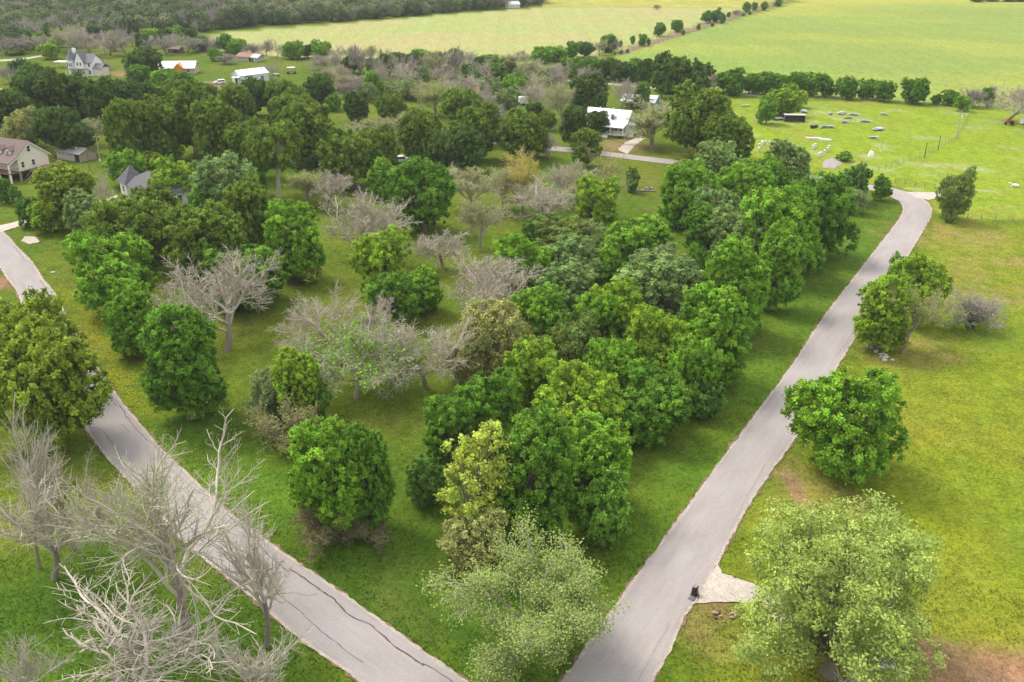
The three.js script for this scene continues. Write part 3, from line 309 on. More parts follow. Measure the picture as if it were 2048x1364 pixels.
class Wood {   // tapered tubes
  constructor() { this.p = []; this.n = []; this.c = []; this.i = []; }
  tube(pts, rads, sides, tone) {
    const k0 = this.p.length / 3; const t = new THREE.Vector3(), a = new THREE.Vector3(), b = new THREE.Vector3();
    pts.forEach((p, i) => {
      t.copy(pts[Math.min(i + 1, pts.length - 1)]).sub(pts[Math.max(i - 1, 0)]).normalize(); a.set(0.31, 0.12, 0.94); if (Math.abs(a.dot(t)) > 0.9) a.set(1, 0, 0); a.cross(t).normalize(); b.crossVectors(t, a);
      for (let s = 0; s < sides; s++) { const w = s / sides * 2 * Math.PI, cx = Math.cos(w), sx = Math.sin(w), nx = a.x * cx + b.x * sx, ny = a.y * cx + b.y * sx, nz = a.z * cx + b.z * sx; this.p.push(p.x + nx * rads[i], p.y + ny * rads[i], p.z + nz * rads[i]); this.n.push(nx, ny, nz); this.c.push(tone, tone, tone); }
      if (i) for (let s = 0; s < sides; s++) { const q = k0 + (i - 1) * sides + s, e = k0 + (i - 1) * sides + (s + 1) % sides; this.i.push(q, e, q + sides, e, e + sides, q + sides); }
    });
  }
  geo() { const g = new THREE.BufferGeometry(); g.setAttribute('position', new THREE.Float32BufferAttribute(this.p, 3)); g.setAttribute('normal', new THREE.Float32BufferAttribute(this.n, 3)); g.setAttribute('color', new THREE.Float32BufferAttribute(this.c, 3)); g.setIndex(this.i); return g; }
}
const V3 = (x, y, z) => new THREE.Vector3(x, y, z);
function limbTo(w, from, to, r0, r1, r, sides = 5, sag = 0.12) { const n = 5, pts = [], rad = [], L = from.distanceTo(to); for (let i = 0; i <= n; i++) { const t = i / n, j = Math.sin(t * Math.PI) * sag * L; pts.push(from.clone().lerp(to, t).add(V3((r() - 0.5) * j, (r() - 0.3) * j * 0.8, (r() - 0.5) * j))); rad.push(r0 + (r1 - r0) * t); } w.tube(pts, rad, sides, 0.8 + 0.4 * r()); }

// a leafy crown: lobes spread over an uneven ellipsoid, each lobe set with tufts of leaves
function leafy(o) {
  const r = rng(o.seed), L = new Leaves(), W = new Wood(), R = o.R, H = o.H, base = H * o.cb, cy = (H + base) / 2, ry = (H - base) / 2, lobes = [];
  const subs = [];   // a few big boughs, each carrying its own lobes
  for (let i = 0; i < o.subs; i++) {
    const y = o.subs === 1 ? 0 : 0.95 - 1.75 * (i + 0.2 + 0.6 * r()) / o.subs, a = i * 2.39996 + r() * 1.2, q = Math.sqrt(Math.max(0, 1 - y * y * 0.8)) * (o.cone ? 1 - o.cone * (y + 1) * 0.45 : 1), rs = R * (o.sr + 0.14 * r()) * (o.cone ? 1 - o.cone * (y + 1) * 0.3 : 1), k = 0.86 + 0.28 * r();
    subs.push([Math.cos(a) * q * k * (R - rs), cy + y * k * Math.max(0, ry - rs * 0.8), Math.sin(a) * q * k * (R - rs), rs, Math.min(1, o.oval) * rs]);
  }
  subs.push([0, cy, 0, R * 0.62, ry * 0.75]);
  for (const [sx, sy, sz, rs, rv] of subs) {
    const n = Math.round(o.lobes * (rs / R) ** 2 * 1.4);
    for (let i = 0; i < n; i++) {
      const y = 1 - 2 * (i + 0.5) / n, a = i * 2.39996 + r() * 0.9, q = Math.sqrt(1 - y * y), k = (0.78 + 0.36 * r()) * (r() < 0.10 ? 1.16 : 1), rl = R * (o.lr + o.lrv * r()), x = sx + Math.cos(a) * q * k * (rs - rl * 0.5), yy = sy + y * k * (rv - rl * 0.4), z = sz + Math.sin(a) * q * k * (rs - rl * 0.5);
      if (yy < base || r() < (o.gap ?? 0.06) || subs.some((u) => u[3] !== rs && ((x - u[0]) / u[3]) ** 2 + ((yy - u[1]) / u[4]) ** 2 + ((z - u[2]) / u[3]) ** 2 < 0.42)) continue;
      lobes.push([x, yy, z, rl, 0.84 + 0.32 * r(), r()]);
    }
  }
  for (const [lx, ly, lz, rl, br, hue] of lobes) {
    const nt = Math.round(o.tufts * (rl / (R * (o.lr + o.lrv * 0.5))) ** 2);
    let ux = lx / R, uy = (ly - cy) / ry, uz = lz / R;
    for (let t = 0; t < nt; t++) {
      let dx = r() * 2 - 1, dy = r() * 2 - 1, dz = r() * 2 - 1, d = Math.hypot(dx, dy, dz); if (d > 1 || d < 0.1) { t--; continue; } dx /= d; dy /= d; dz /= d;
      if (dx * ux + dy * uy + dz * uz < -0.45 && r() < 0.8) continue;
      const kk = rl * (0.62 + 0.42 * r()), tx = lx + dx * kk, ty = ly + dy * kk * o.squash, tz = lz + dz * kk, rt = rl * o.tr * (0.7 + 0.6 * r()), tb = br * (0.66 + 0.68 * r()), th = hue * 0.6 + r() * 0.4;
      if (ty < 0.12) continue;
      for (let q = 0; q < o.leaves; q++) {
        const gx = (r() + r() - 1), gy = (r() + r() - 1), gz = (r() + r() - 1);
        let nx = dx * 0.6 + (r() - 0.5) * 1.5, ny = dy * 0.6 + 0.35 + (r() - 0.5) * 1.5, nz = dz * 0.6 + (r() - 0.5) * 1.5; d = Math.hypot(nx, ny, nz) || 1; nx /= d; ny /= d; nz /= d; if (nx * dx + ny * dy + nz * dz < 0) { nx = -nx; ny = -ny; nz = -nz; }
        const s = o.leaf * (0.7 + 0.6 * r()), b = tb * (0.8 + 0.4 * r()); const hy = 1 + o.hue * (th - 0.5) * 2;
        L.add(tx + gx * rt, ty + gy * rt, tz + gz * rt, nx, ny, nz, dx, dy + 0.2, dz, s, s * o.slim, r, b * hy, b, b * (2 - hy));
      }
    }
  }
  { const hr = [], hy = []; for (let i = 0; i < L.p.length; i += 12) { hr.push(Math.hypot(L.p[i], L.p[i + 2])); hy.push(L.p[i + 1]); } hr.sort((a, b) => a - b); hy.sort((a, b) => a - b); const kx = R / hr[Math.floor(hr.length * 0.97)], y0 = hy[Math.floor(hy.length * 0.004)], y1 = hy[Math.floor(hy.length * 0.998)], ky = (H - base) / (y1 - y0); for (let i = 0; i < L.p.length; i += 3) { L.p[i] *= kx; L.p[i + 1] = base + (L.p[i + 1] - y0) * ky; L.p[i + 2] *= kx; } for (const l of lobes) { l[0] *= kx; l[1] = base + (l[1] - y0) * ky; l[2] *= kx; } }
  const tr = o.trunk * R * 0.05 + 0.08, fork = Math.max(H * 0.12, base * 0.95), top = V3((r() - 0.5) * R * 0.12, fork, (r() - 0.5) * R * 0.12);
  W.tube([V3(0, -0.25, 0), V3(top.x * 0.2, fork * 0.15, top.z * 0.2), V3(top.x * 0.5 + 0.05, fork * 0.55, top.z * 0.4), top], [tr * 1.6, tr * 1.1, tr * 0.95, tr * 0.9], 8, 1);
  lobes.forEach((l, i) => { if (i % 2 === 0) limbTo(W, top, V3(l[0] * 0.85, l[1], l[2] * 0.85), tr * 0.5, 0.03, r, 4); });
  return { trunk: W.geo(), crown: L.geo(), R, H };
}

// a branching skeleton; returns wood and the twig ends
function grow(o) {
  const r = rng(o.seed), trunkW = new Wood(), W = new Wood(), T = new Wood(), tips = [], rnd = () => r() - 0.5;
  const kids = o.kids, levels = kids.length;
  function branch(p0, dir, len, rad, lev) {
    const n = lev === 0 ? 6 : lev < 3 ? 5 : lev < levels ? 3 : 1, pts = [p0.clone()], rads = [rad], d = dir.clone(), seg = len / n, dirs = [d.clone()], end = rad * (lev >= levels ? 0.6 : o.taper), wig = o.wiggle * (lev === 0 ? 0.45 : 1);
    for (let i = 1; i <= n; i++) {
      d.x += rnd() * wig; d.y += rnd() * wig + o.lift * (lev > 0 ? 1 : 0.2) * (lev >= levels - 1 ? 0.5 : 1); d.z += rnd() * wig; d.normalize();
      const q = pts[i - 1].clone().addScaledVector(d, seg); if (q.y < 0.4) { q.y = 0.4; d.y = Math.abs(d.y) + 0.2; d.normalize(); } pts.push(q); dirs.push(d.clone()); rads.push(rad + (end - rad) * i / n);
    }
    (lev === 0 ? trunkW : lev < levels - 1 ? W : T).tube(pts, rads, lev === 0 ? 8 : lev === 1 ? 6 : lev === 2 ? 4 : 3, 0.8 + 0.4 * r());
    if (lev >= levels) { tips.push([pts[n], d.clone()]); return; }
    const m = kids[lev];
    for (let k = 0; k < m; k++) {
      const t = lev === 0 ? o.first + (1 - o.first) * (k + 0.6 * r()) / m : 0.22 + 0.78 * (k + r()) / m, f = Math.min(n - 1e-3, t * n), i = Math.floor(f), p = pts[i].clone().lerp(pts[i + 1], f - i), dd = dirs[i + 1], sp = (o.spread[lev] ?? 0.8) * (0.75 + 0.5 * r());
      const az = k * 2.4 + r() * 1.6, u = V3(0.2, 0.1, 1).cross(dd).normalize(), v = u.clone().cross(dd), nd = dd.clone().multiplyScalar(Math.cos(sp)).addScaledVector(u, Math.sin(sp) * Math.cos(az)).addScaledVector(v, Math.sin(sp) * Math.sin(az)); nd.y += o.rise; nd.normalize();
      branch(p, nd, len * (o.len[lev] ?? 0.6) * (0.7 + 0.5 * r()) * (lev === 0 ? 1 : 1.1 - 0.4 * t), Math.max(lev >= 2 ? o.fine ?? 0.030 : 0.04, (rads[i] + (rads[i + 1] - rads[i]) * (f - i)) * (lev === 0 ? o.limb ?? 0.62 : lev === 1 ? o.limb ?? 0.55 : 0.55)), lev + 1);
    }
    branch(pts[n], d.clone(), len * (lev ? 0.5 : 0.75), Math.max(o.fine ?? 0.028, end), lev + 1);
  }
  for (let s = 0; s < (o.stems ?? 1); s++) { const a = s * 2.1 + r(); branch(V3(0, -0.2, 0), V3(o.lean * Math.cos(a), 1, o.lean * Math.sin(a)).normalize(), o.H * o.bole, o.rad * ((o.stems ?? 1) > 1 ? 0.6 : 1), 0); }
  // fit to the wished height and radius
  let top = 0, rad2 = []; for (const [p] of tips) { top = Math.max(top, p.y); rad2.push(Math.hypot(p.x, p.z)); } rad2.sort((a, b) => a - b); const rr = rad2[Math.floor(rad2.length * 0.78)], sy = o.H / top, sx = o.R / rr;
  const leaves = o.leaves ? new Leaves() : null;
  if (leaves) for (const [p, d] of tips) for (let q = 0; q < o.leaves; q++) {
    if (r() > o.keep) continue; const s = o.leaf * (0.6 + 0.8 * r()), j = o.jitter; let nx = rnd(), ny = rnd() + 0.3, nz = rnd(), dd = Math.hypot(nx, ny, nz) || 1; const b = 0.75 + 0.5 * r(), hy = 1 + o.hue * rnd() * 2;
    leaves.add(p.x + rnd() * j, p.y + rnd() * j, p.z + rnd() * j, nx / dd, ny / dd, nz / dd, 0, 0.5, 0, s, s * 0.6, r, b * hy, b, b * (2 - hy));
  }
  const out = { trunk: trunkW.geo(), branches: W.geo(), twigs: T.geo(), R: o.R, H: o.H }; if (leaves) out.crown = leaves.geo();
  for (const k of ['trunk', 'branches', 'twigs', 'crown']) if (out[k]) out[k].scale(sx, sy, sx);
  return out;
}
const leafMats = {}, barkMats = {};
function leafMat(rgb, thr = 0.28) { const k = rgb.join(); if (!leafMats[k]) { const m = new THREE.MeshPhysicalMaterial({ vertexColors: true, roughness: 1, transmission: thr, thickness: 0, side: THREE.DoubleSide, specularIntensity: 0.15 }); m.color.setRGB(...rgb); leafMats[k] = m; } return leafMats[k]; }
function barkMat(rgb) { const k = rgb.join(); if (!barkMats[k]) { const m = new THREE.MeshPhysicalMaterial({ vertexColors: true, roughness: 1, specularIntensity: 0.3 }); m.color.setRGB(...rgb); barkMats[k] = m; } return barkMats[k]; }

const E0 = { R: 5, H: 11, cb: 0.05, subs: 8, sr: 0.40, oval: 0.95, lobes: 46, lr: 0.15, lrv: 0.10, tufts: 12, tr: 0.36, leaves: 50, leaf: 0.135, slim: 0.62, squash: 0.95, hue: 0.10, trunk: 1 };
const O0 = { ...E0, R: 6, H: 11.5, cb: 0.14, subs: 10, sr: 0.34, oval: 0.75, lobes: 60, lr: 0.14, lrv: 0.09, tufts: 11, squash: 0.8, leaves: 34, leaf: 0.175, hue: 0.07, trunk: 1.4 };
const S0 = { ...E0, R: 2.4, H: 4.4, cb: 0, subs: 4, sr: 0.5, lobes: 24, lr: 0.22, lrv: 0.12, tufts: 12, leaves: 30, leaf: 0.12 };
const B0 = { R: 6, H: 12, bole: 0.42, rad: 0.34, limb: 0.66, kids: [7, 6, 6, 7], spread: [0.95, 0.85, 0.85, 0.8], len: [1.0, 0.62, 0.55, 0.62], first: 0.40, wiggle: 0.48, lift: 0.02, rise: 0.06, taper: 0.55, lean: 0.12 };
const PROTO = {
  E: [1, 2, 3, 4, 5, 6, 7].map((s) => leafy({ ...E0, seed: 100 + s, subs: 6 + s, sr: 0.34 + 0.03 * (s % 4), gap: 0.05 + 0.04 * (s % 3), cone: s === 4 ? 0.4 : s === 6 ? 0.25 : 0 })),
  e: [1, 2, 3, 4].map((s) => leafy({ ...E0, seed: 140 + s, R: 3, H: 8, subs: 6, sr: 0.46, oval: 1, lobes: 36, lr: 0.20, tufts: 11, leaves: 36, leaf: 0.14 })),
  L: [1, 2, 3].map((s) => leafy({ ...E0, seed: 170 + s, R: 4.2, H: 14, subs: 11 + s, sr: 0.44, oval: 1.05, lobes: 44, lr: 0.17, leaves: 42, leaf: 0.14 })),
  O: [1, 2, 3, 4].map((s) => leafy({ ...O0, seed: 200 + s })),
  A: [1, 2, 3].map((s) => leafy({ ...O0, seed: 240 + s, H: 16.5, cb: 0.12, subs: 15 + s, sr: 0.33, oval: 0.8 })),
  Y: [leafy({ ...E0, seed: 301, R: 4.2, H: 14, cb: 0.08, cone: 0.55, subs: 12, sr: 0.36, lobes: 46, lr: 0.11, lrv: 0.07, tufts: 9, tr: 0.6, leaves: 13, leaf: 0.15, hue: 0.12 })],
  P: [leafy({ ...E0, seed: 311, R: 8, H: 17, cb: 0.12, subs: 16, sr: 0.26, oval: 0.9, lobes: 80, lr: 0.09, lrv: 0.06, tufts: 15, tr: 0.6, leaves: 22, leaf: 0.135, slim: 0.5, hue: 0.06, trunk: 1.1 })],
  G: [1, 2].map((s) => leafy({ ...E0, seed: 320 + s, R: 3.6, H: 7.5, cb: 0.03, subs: 7, sr: 0.42, lobes: 44, lr: 0.14, lrv: 0.08, tufts: 10, tr: 0.55, leaves: 15, leaf: 0.14, hue: 0.14 })),
  S: [1, 2].map((s) => leafy({ ...S0, seed: 330 + s })),
  B: [1, 2, 3, 4].map((s) => grow({ ...B0, seed: 400 + s, wiggle: 0.38 + 0.05 * s, lean: 0.08 + 0.09 * s, bole: 0.36 + 0.03 * s })),
  b: [1, 2].map((s) => grow({ ...B0, seed: 420 + s, R: 4, H: 6.5, stems: 3, bole: 0.5, rad: 0.2, lean: 0.5, kids: [6, 6, 6, 5] })),
  F: [1, 2, 3].map((s) => grow({ ...B0, seed: 440 + s, wiggle: 0.62, rad: 0.32, limb: 0.63, fine: 0.018, bole: 0.5, spread: [0.62, 0.7, 0.75, 0.75], rise: 0.16, kids: [5, 5, 6, 5], first: 0.6, taper: 0.7, len: [1.05, 0.66, 0.58, 0.55], lift: 0.06 })),
  h: [1, 2].map((s) => grow({ ...B0, seed: 470 + s, wiggle: 0.6, rad: 0.48, limb: 0.63, fine: 0.019, taper: 0.65, spread: [0.6, 0.7, 0.75, 0.75], rise: 0.16, R: 7, H: 18, bole: 0.46, first: 0.55, kids: [5, 6, 6, 5], len: [1.1, 0.66, 0.58, 0.55], leaves: 5, keep: 0.7, leaf: 0.065, jitter: 0.7, hue: 0.12 })),
  H: [1, 2, 3].map((s) => grow({ ...B0, seed: 460 + s, R: 5, H: 11.5, kids: [6, 6, 6, 6], spread: [0.7, 0.7, 0.7, 0.7], leaves: 4, keep: 0.8, leaf: 0.10, jitter: 0.7, hue: 0.12 })),
  M: [1].map((s) => grow({ ...B0, seed: 500, R: 5, H: 19, rad: 0.38, bole: 0.8, first: 0.6, lean: 0.02, taper: 0.4, kids: [8, 5, 5, 4], spread: [0.9, 0.8, 0.8, 0.8], len: [0.34, 0.65, 0.55, 0.55], leaves: 5, keep: 0.8, leaf: 0.10, jitter: 0.7, hue: 0.12 })),
  Q: [1].map((s) => leafy({ ...O0, seed: 231, cb: 0.40, trunk: 1.1 })),
  K: [1].map((s) => grow({ ...B0, seed: 480 + s, R: 7, H: 12, bole: 0.22, first: 0.3, kids: [7, 5, 5, 4], spread: [0.75, 0.7, 0.7, 0.7], len: [1.9, 0.62, 0.55, 0.5], leaves: 32, keep: 0.95, leaf: 0.085, jitter: 1.2, hue: 0.12 })),
  T: [1].map((s) => grow({ ...B0, seed: 490 + s, R: 3, H: 4, stems: 4, bole: 0.6, rad: 0.12, lean: 0.9, kids: [4, 4, 4, 3], wiggle: 0.6, leaves: 3, keep: 0.7, leaf: 0.10, jitter: 0.5, hue: 0.15 })),
  V: [1].map((s) => grow({ ...B0, seed: 496, R: 6.5, H: 11, wiggle: 0.6, rad: 0.3, bole: 0.45, leaves: 5, keep: 0.32, leaf: 0.16, jitter: 0.8, hue: 0.08 })),
};
const LEAF = {
  E: [[0.25, 0.37, 0.11], [0.205, 0.39, 0.032], [0.145, 0.295, 0.028], [0.27, 0.42, 0.034]], O: [[0.16, 0.25, 0.036], [0.165, 0.255, 0.032], [0.100, 0.175, 0.032], [0.24, 0.33, 0.034]],
  Y: [[0.43, 0.52, 0.08]], P: [[0.36, 0.46, 0.11]], G: [[0.19, 0.30, 0.06], [0.25, 0.33, 0.12], [0.19, 0.27, 0.055], [0.36, 0.38, 0.12]], S: [[0.19, 0.34, 0.05], [0.18, 0.35, 0.04], [0.13, 0.25, 0.04], [0.36, 0.46, 0.045]],
  H: [[0.30, 0.39, 0.11], [0.36, 0.40, 0.14], [0.50, 0.47, 0.06], [0.34, 0.43, 0.08]], T: [[0.22, 0.21, 0.08], [0.28, 0.31, 0.09]], V: [[0.19, 0.36, 0.05]], M: [[0.36, 0.42, 0.10]], Q: [[0.165, 0.255, 0.032]],
};
const WOOD = { B: [[0.46, 0.42, 0.35], [0.45, 0.40, 0.325], [0.43, 0.39, 0.315], [0.33, 0.305, 0.26]], H: [[0.46, 0.42, 0.35], [0.41, 0.37, 0.29], [0.48, 0.40, 0.22], [0.34, 0.30, 0.23]], T: [[0.24, 0.19, 0.15], [0.28, 0.23, 0.17]], V: [[0.40, 0.34, 0.29]], M: [[0.30, 0.22, 0.17]], Q: [[0.50, 0.45, 0.38]] };
const NAME = { E: 'elm_tree', O: 'oak_tree', Y: 'cedar_elm_tree', P: 'pale_leafed_tree', B: 'bare_tree', H: 'budding_tree', G: 'hackberry_tree', S: 'bush', T: 'thorn_bush', V: 'vine_hung_tree', M: 'budding_tree', Q: 'oak_tree' };
const CAT = { S: 'bush', T: 'bush' };
const TREES = [
  ['E', 39.78, -99.89, 6.96, 13.93, 1, 'round dense bright green tree standing alone against the straight road edge', 0],
  ['P', 28.38, -65.59, 9.48, 17.08, 0, 'largest pale green tree, in the bottom corner over the bare soil', 0],
  ['B', 26.2, -56.92, 2.95, 9.61, 0, 'whitish leafless branches at the very bottom in front of the pale green tree', 0],
  ['H', 2.85, -68.45, 5.74, 12.33, 0, 'broad half-leafed tree with white branches at the corner between the two roads', 0],
  ['G', -3.79, -80.62, 3.73, 7.35, 3, 'straggly yellow-brown shrub thicket in front of the lemon yellow tree', 0],
  ['Y', -3.62, -84.94, 4.32, 14.53, 0, 'tall lemon yellow-green tree, the only one of that colour in the big grove', 0],
  ['E', 2, -85.57, 4.52, 15.43, 2, 'deep green leafy tree touching the lemon yellow tree', 0],
  ['E', 9.26, -91.09, 4.35, 11.62, 1, 'fresh green tree above the half-leafed corner tree, facing the straight road', 0],
  ['S', 9.88, -84.67, 3.13, 8.36, 1, 'bright green rounded bush at the roadside foot of the fresh green tree', 0],
  ['E', 8.1, -103.81, 5.53, 11.86, 3, 'yellowish green tree with see-through crown in the front of the grove', 0],
  ['E', -3.06, -105.05, 4.62, 11.15, 2, 'dark green tree at the inner corner of the grove above the lemon yellow tree', 0],
  ['E', -7.07, -101.41, 3.96, 9.58, 2, 'dark leafy tree at the inner edge of the grove next to the lawn', 0],
  ['S', -9.94, -92.61, 2.57, 6.73, 2, 'small dark green bush alone on the lawn, beside the lemon yellow tree', 0],
  ['E', -19.55, -86.76, 4.01, 13.98, 1, 'upright dark-bellied green tree standing by itself near the cracked road', 0],
  ['E', -15.44, -87.7, 2.48, 13.1, 2, 'thin shaded tree leaning on the upright tree near the cracked road', 0],
  ['T', -20.5, -84.49, 2.94, 5.13, 0, 'brown brushy undergrowth below the upright tree near the cracked road', 0],
  ['T', -15.57, -84.94, 2.15, 2.58, 0, 'small reddish-brown twig bush at the foot of the shaded tree', 0],
  ['E', -28.05, -111.59, 3.09, 10.89, 3, 'small tree with bright yellow-green cap in the thicket by the dead trees', 0],
  ['G', -32, -112.98, 3.01, 7.22, 1, 'grey-green shrub on the roadward side of the yellow-capped small tree', 0],
  ['T', -28.8, -105.68, 3.81, 6.28, 1, 'tangled bare brush below the yellow-capped small tree', 0],
  ['S', -26.2, -111.59, 2.32, 7.29, 2, 'dark bush on the grove side of the yellow-capped small tree', 0],
  ['V', -21.98, -118.82, 7.33, 10.88, 0, 'gnarled leafless tree hung with green vines in the middle of the lawn', 0],
  ['B', -12.22, -121.92, 6.68, 12.1, 1, 'leaning leafless tree with a forked trunk in the middle of the lawn', 0],
  ['B', -26.52, -132.61, 7.17, 12.14, 1, 'wide pinkish leafless tree behind the vine-hung tree', 0],
  ['B', -20.98, -132.07, 3.79, 11.3, 1, 'narrow greyish leafless tree between the vine-hung tree and the bright round-topped tree', 0],
  ['B', -6.35, -143.7, 7.43, 14.19, 1, 'pink-grey leafless tree with a thick slanting trunk beside the grove', 0],
  ['B', -13.23, -172.89, 5.06, 8.71, 2, 'white-limbed dead tree behind the pink-grey slanting tree', 0],
  ['E', -22.46, -155.95, 5.29, 13.43, 3, 'bright green round-topped tree in the centre of the lawn, tallest of its pair', 0],
  ['E', -15.13, -150.17, 3.55, 8.41, 1, 'low bright green tree, shorter of the pair in the centre of the lawn', 0],
  ['E', -19.15, -144.74, 4.5, 8.93, 2, 'dark lower tree at the foot of the bright round-topped tree', 0],
  ['B', -30.58, -176.07, 7.25, 14.67, 2, 'leafless pale tree with ivy wrapped round its trunk on the open lawn', 0],
  ['E', -18.82, -196.07, 6.98, 15.58, 2, 'big bluish green tree with a pointed top behind the centre of the lawn', 0],
  ['H', -6.64, -184.96, 4.13, 11.09, 1, 'thin grey-green airy tree on the lawn behind the pink-grey slanting tree', 0],
  ['H', 2.67, -208.01, 3.45, 14.53, 2, 'golden yellow vase-shaped tree on the far lawn', 0],
  ['H', -2.15, -211.2, 3.96, 10.86, 1, 'pale budding tree touching the golden yellow tree', 0],
  ['H', -8.9, -209.99, 6.31, 10.73, 1, 'wide buff-coloured budding tree near the brown ash heap', 0],
  ['B', 9.15, -202.26, 7.63, 10.88, 2, 'whitish finely branched leafless tree on the far lawn', 0],
  ['B', 15.13, -216.14, 5.17, 11.74, 2, 'tangled pale leafless tree behind the whitish finely branched tree', 0],
  ['E', 18.26, -198.58, 4.92, 11.34, 3, 'small bright green tree at the foot of the tall mast-like trunk', 0],
  ['M', 22.17, -204.91, 5.71, 18.92, 0, 'tall thin tree with a long straight bare trunk and sparse top', 0],
  ['S', 29.47, -227.13, 1.95, 6.22, 2, 'dark leafy clump beside the tall mast-like trunk', 0],
  ['G', 9.69, -184.01, 5.88, 6.97, 2, 'low dark shrub mass behind the first row of the grove', 0],
  ['S', 4.51, -186.57, 2.66, 5.24, 2, 'small dark bush at the lawn end of the low shrub mass', 0],
  ['G', 16.79, -186.57, 3.73, 5.34, 1, 'olive shrub next to the small bright green tree', 0],
  ['E', 1.4, -157.15, 5.27, 12.04, 1, 'green tree at the lawn corner of the grove nearest the pink-grey dead tree', 0],
  ['E', 11.27, -160.85, 5.49, 10.13, 0, 'greyish green tree in the back row of the grove', 0],
  ['E', 16.84, -160.85, 3.07, 8.84, 1, 'narrow bright tree in the back row of the grove', 0],
  ['E', 23.83, -171.48, 6.49, 9.96, 1, 'broad tree at the far end of the lower grove facing the ash heap', 0],
  ['E', 8.99, -150.84, 4.94, 8.93, 0, 'grey-green tree in the second row of the grove', 0],
  ['E', 24.93, -143.7, 7.74, 12.46, 0, 'widest grey-green tree in the middle of the grove', 0],
  ['G', 25.99, -163.4, 4.35, 8.44, 1, 'soft greyish tree behind the widest grey-green tree', 0],
  ['E', 4.07, -137.68, 4.56, 9.9, 1, 'green tree at the lawn side in the middle of the grove', 0],
  ['E', 15.6, -135.77, 4.9, 11.62, 3, 'light-topped tree in the heart of the grove', 0],
  ['E', 13.5, -132.61, 4.1, 10.69, 1, 'full green tree just in front of the light-topped tree', 0],
  ['E', 28.51, -123.52, 5.24, 15.33, 1, 'tall dark-sided tree of the grove facing the straight road', 0],
  ['E', 20.57, -121.92, 4.84, 12.69, 3, 'light green tree beside the tall dark-sided tree', 0],
  ['G', 9.26, -127.34, 3.82, 9.11, 2, 'dull olive tree in the centre of the grove', 0],
  ['G', 2, -133.9, 2.08, 5.35, 3, 'small rusty brown shrub inside the grove', 0],
  ['G', -2.83, -125.99, 4.72, 11.66, 3, 'large rounded olive-yellow tree at the lawn edge of the grove', 0],
  ['G', -6.94, -124.33, 3.16, 7.1, 3, 'lower olive-brown bush against the large olive-yellow tree', 0],
  ['E', 3.05, -118.82, 4.11, 9.14, 3, 'smooth light green tree in front of the dull olive tree', 0],
  ['E', 13.3, -115.84, 4.09, 9.9, 1, 'green tree behind the yellowish see-through tree', 0],
  ['E', 24.8, -115.84, 4.09, 10.82, 1, 'leafy tree below the tall dark-sided tree', 0],
  ['E', 18.33, -107.98, 5.2, 9.66, 2, 'dark broad tree at the road edge of the grove', 0],
  ['S', 25.97, -112.84, 2.61, 5.6, 2, 'dark separate bush at the road edge below the leafy tree', 0],
  ['E', 14.05, -106.31, 3.7, 7.28, 2, 'shaded low tree under the dark broad roadside tree', 0],
  ['E', 35.54, -140.24, 4.75, 16.59, 1, 'tall rounded tree half way along the roadside row', 0],
  ['E', 37.32, -180.27, 3.39, 10.47, 2, 'dark narrow tree on the lawn side of the roadside row', 0],
  ['E', 42.68, -170.08, 6.13, 12.55, 0, 'pale green wide tree behind the tall rounded roadside tree', 0],
  ['E', 45.31, -151.3, 4.03, 15.63, 1, 'roadside tree next to the small round roadside bush', 0],
  ['E', 49.39, -168.16, 7.19, 17.22, 1, 'bright large tree in the upper roadside row', 0],
  ['E', 60.57, -180.27, 6.63, 16.72, 2, 'dark tree closest to the road bend', 0],
  ['S', 57.42, -171.48, 2.95, 5.87, 1, 'small round bush at the grass edge of the upper roadside row', 0],
  ['E', 41.93, -189.87, 5.05, 11.13, 0, 'grey-green tree at the back of the upper roadside row', 0],
  ['G', 38.96, -204.14, 2.3, 6.25, 3, 'rust-tinted small tree at the back of the roadside row', 0],
  ['G', 51.96, -200.4, 3.5, 8.02, 3, 'rust and cream tinted tree inside the upper roadside row', 0],
  ['E', 37.7, -198.58, 6.24, 14.26, 1, 'green tree at the lawn corner of the upper roadside row', 0],
  ['E', 51.44, -204.14, 6.74, 12.85, 1, 'glossy green tree at the far end of the roadside row', 0],
  ['E', 69.7, -238.15, 5.82, 10.69, 0, 'light soft tree beside the white stone piers', 0],
  ['E', 59.73, -220.42, 4.54, 10.2, 1, 'middle-sized tree between the light soft tree and the glossy green tree', 0],
  ['S', 91.79, -259.77, 2.34, 2.56, 1, 'small dark shrub on the grey gravel heap', 0],
  ['S', 79.8, -218.26, 4.22, 9.17, 2, 'tree clump at the inner side of the road bend', 0],
  ['G', 77.44, -209.99, 3.31, 5.74, 1, 'bush with whitish blossom at the inner side of the road bend', 0],
  ['E', 87.82, -220.42, 2.25, 6.04, 2, 'slender young tree at the inner side of the road bend', 0],
  ['O', 52.11, -262.13, 10.26, 20.01, 1, 'huge spreading oak beside the pale blue farmhouse', 0],
  ['O', 55.68, -246.93, 6.5, 15.09, 1, 'lower oak against the huge spreading oak', 0],
  ['E', 49.61, -229.45, 5.5, 11.75, 0, 'mixed green tree in front of the huge spreading oak', 0],
  ['O', 60.78, -346.5, 9.6, 16.51, 2, 'massive dark oak at the corner of the bright pasture', 0],
  ['O', 55.44, -358.78, 4.04, 16.78, 2, 'dark rounded crown behind the massive dark oak', 0],
  ['H', 40.81, -275.17, 6.9, 13.16, 1, 'many-stemmed budding tree on the grass beside the pale blue farmhouse', 0],
  ['B', 37.99, -336.86, 5.03, 11.68, 2, 'bare tree at the end of the white-roofed pavilion', 0],
  ['E', 45.26, -336.86, 2.96, 9.2, 2, 'small tree in front of the white-roofed pavilion', 0],
  ['G', 97.71, -204.14, 4.18, 12.08, 2, 'lone dark ragged tree at the outer side of the road bend', 0],
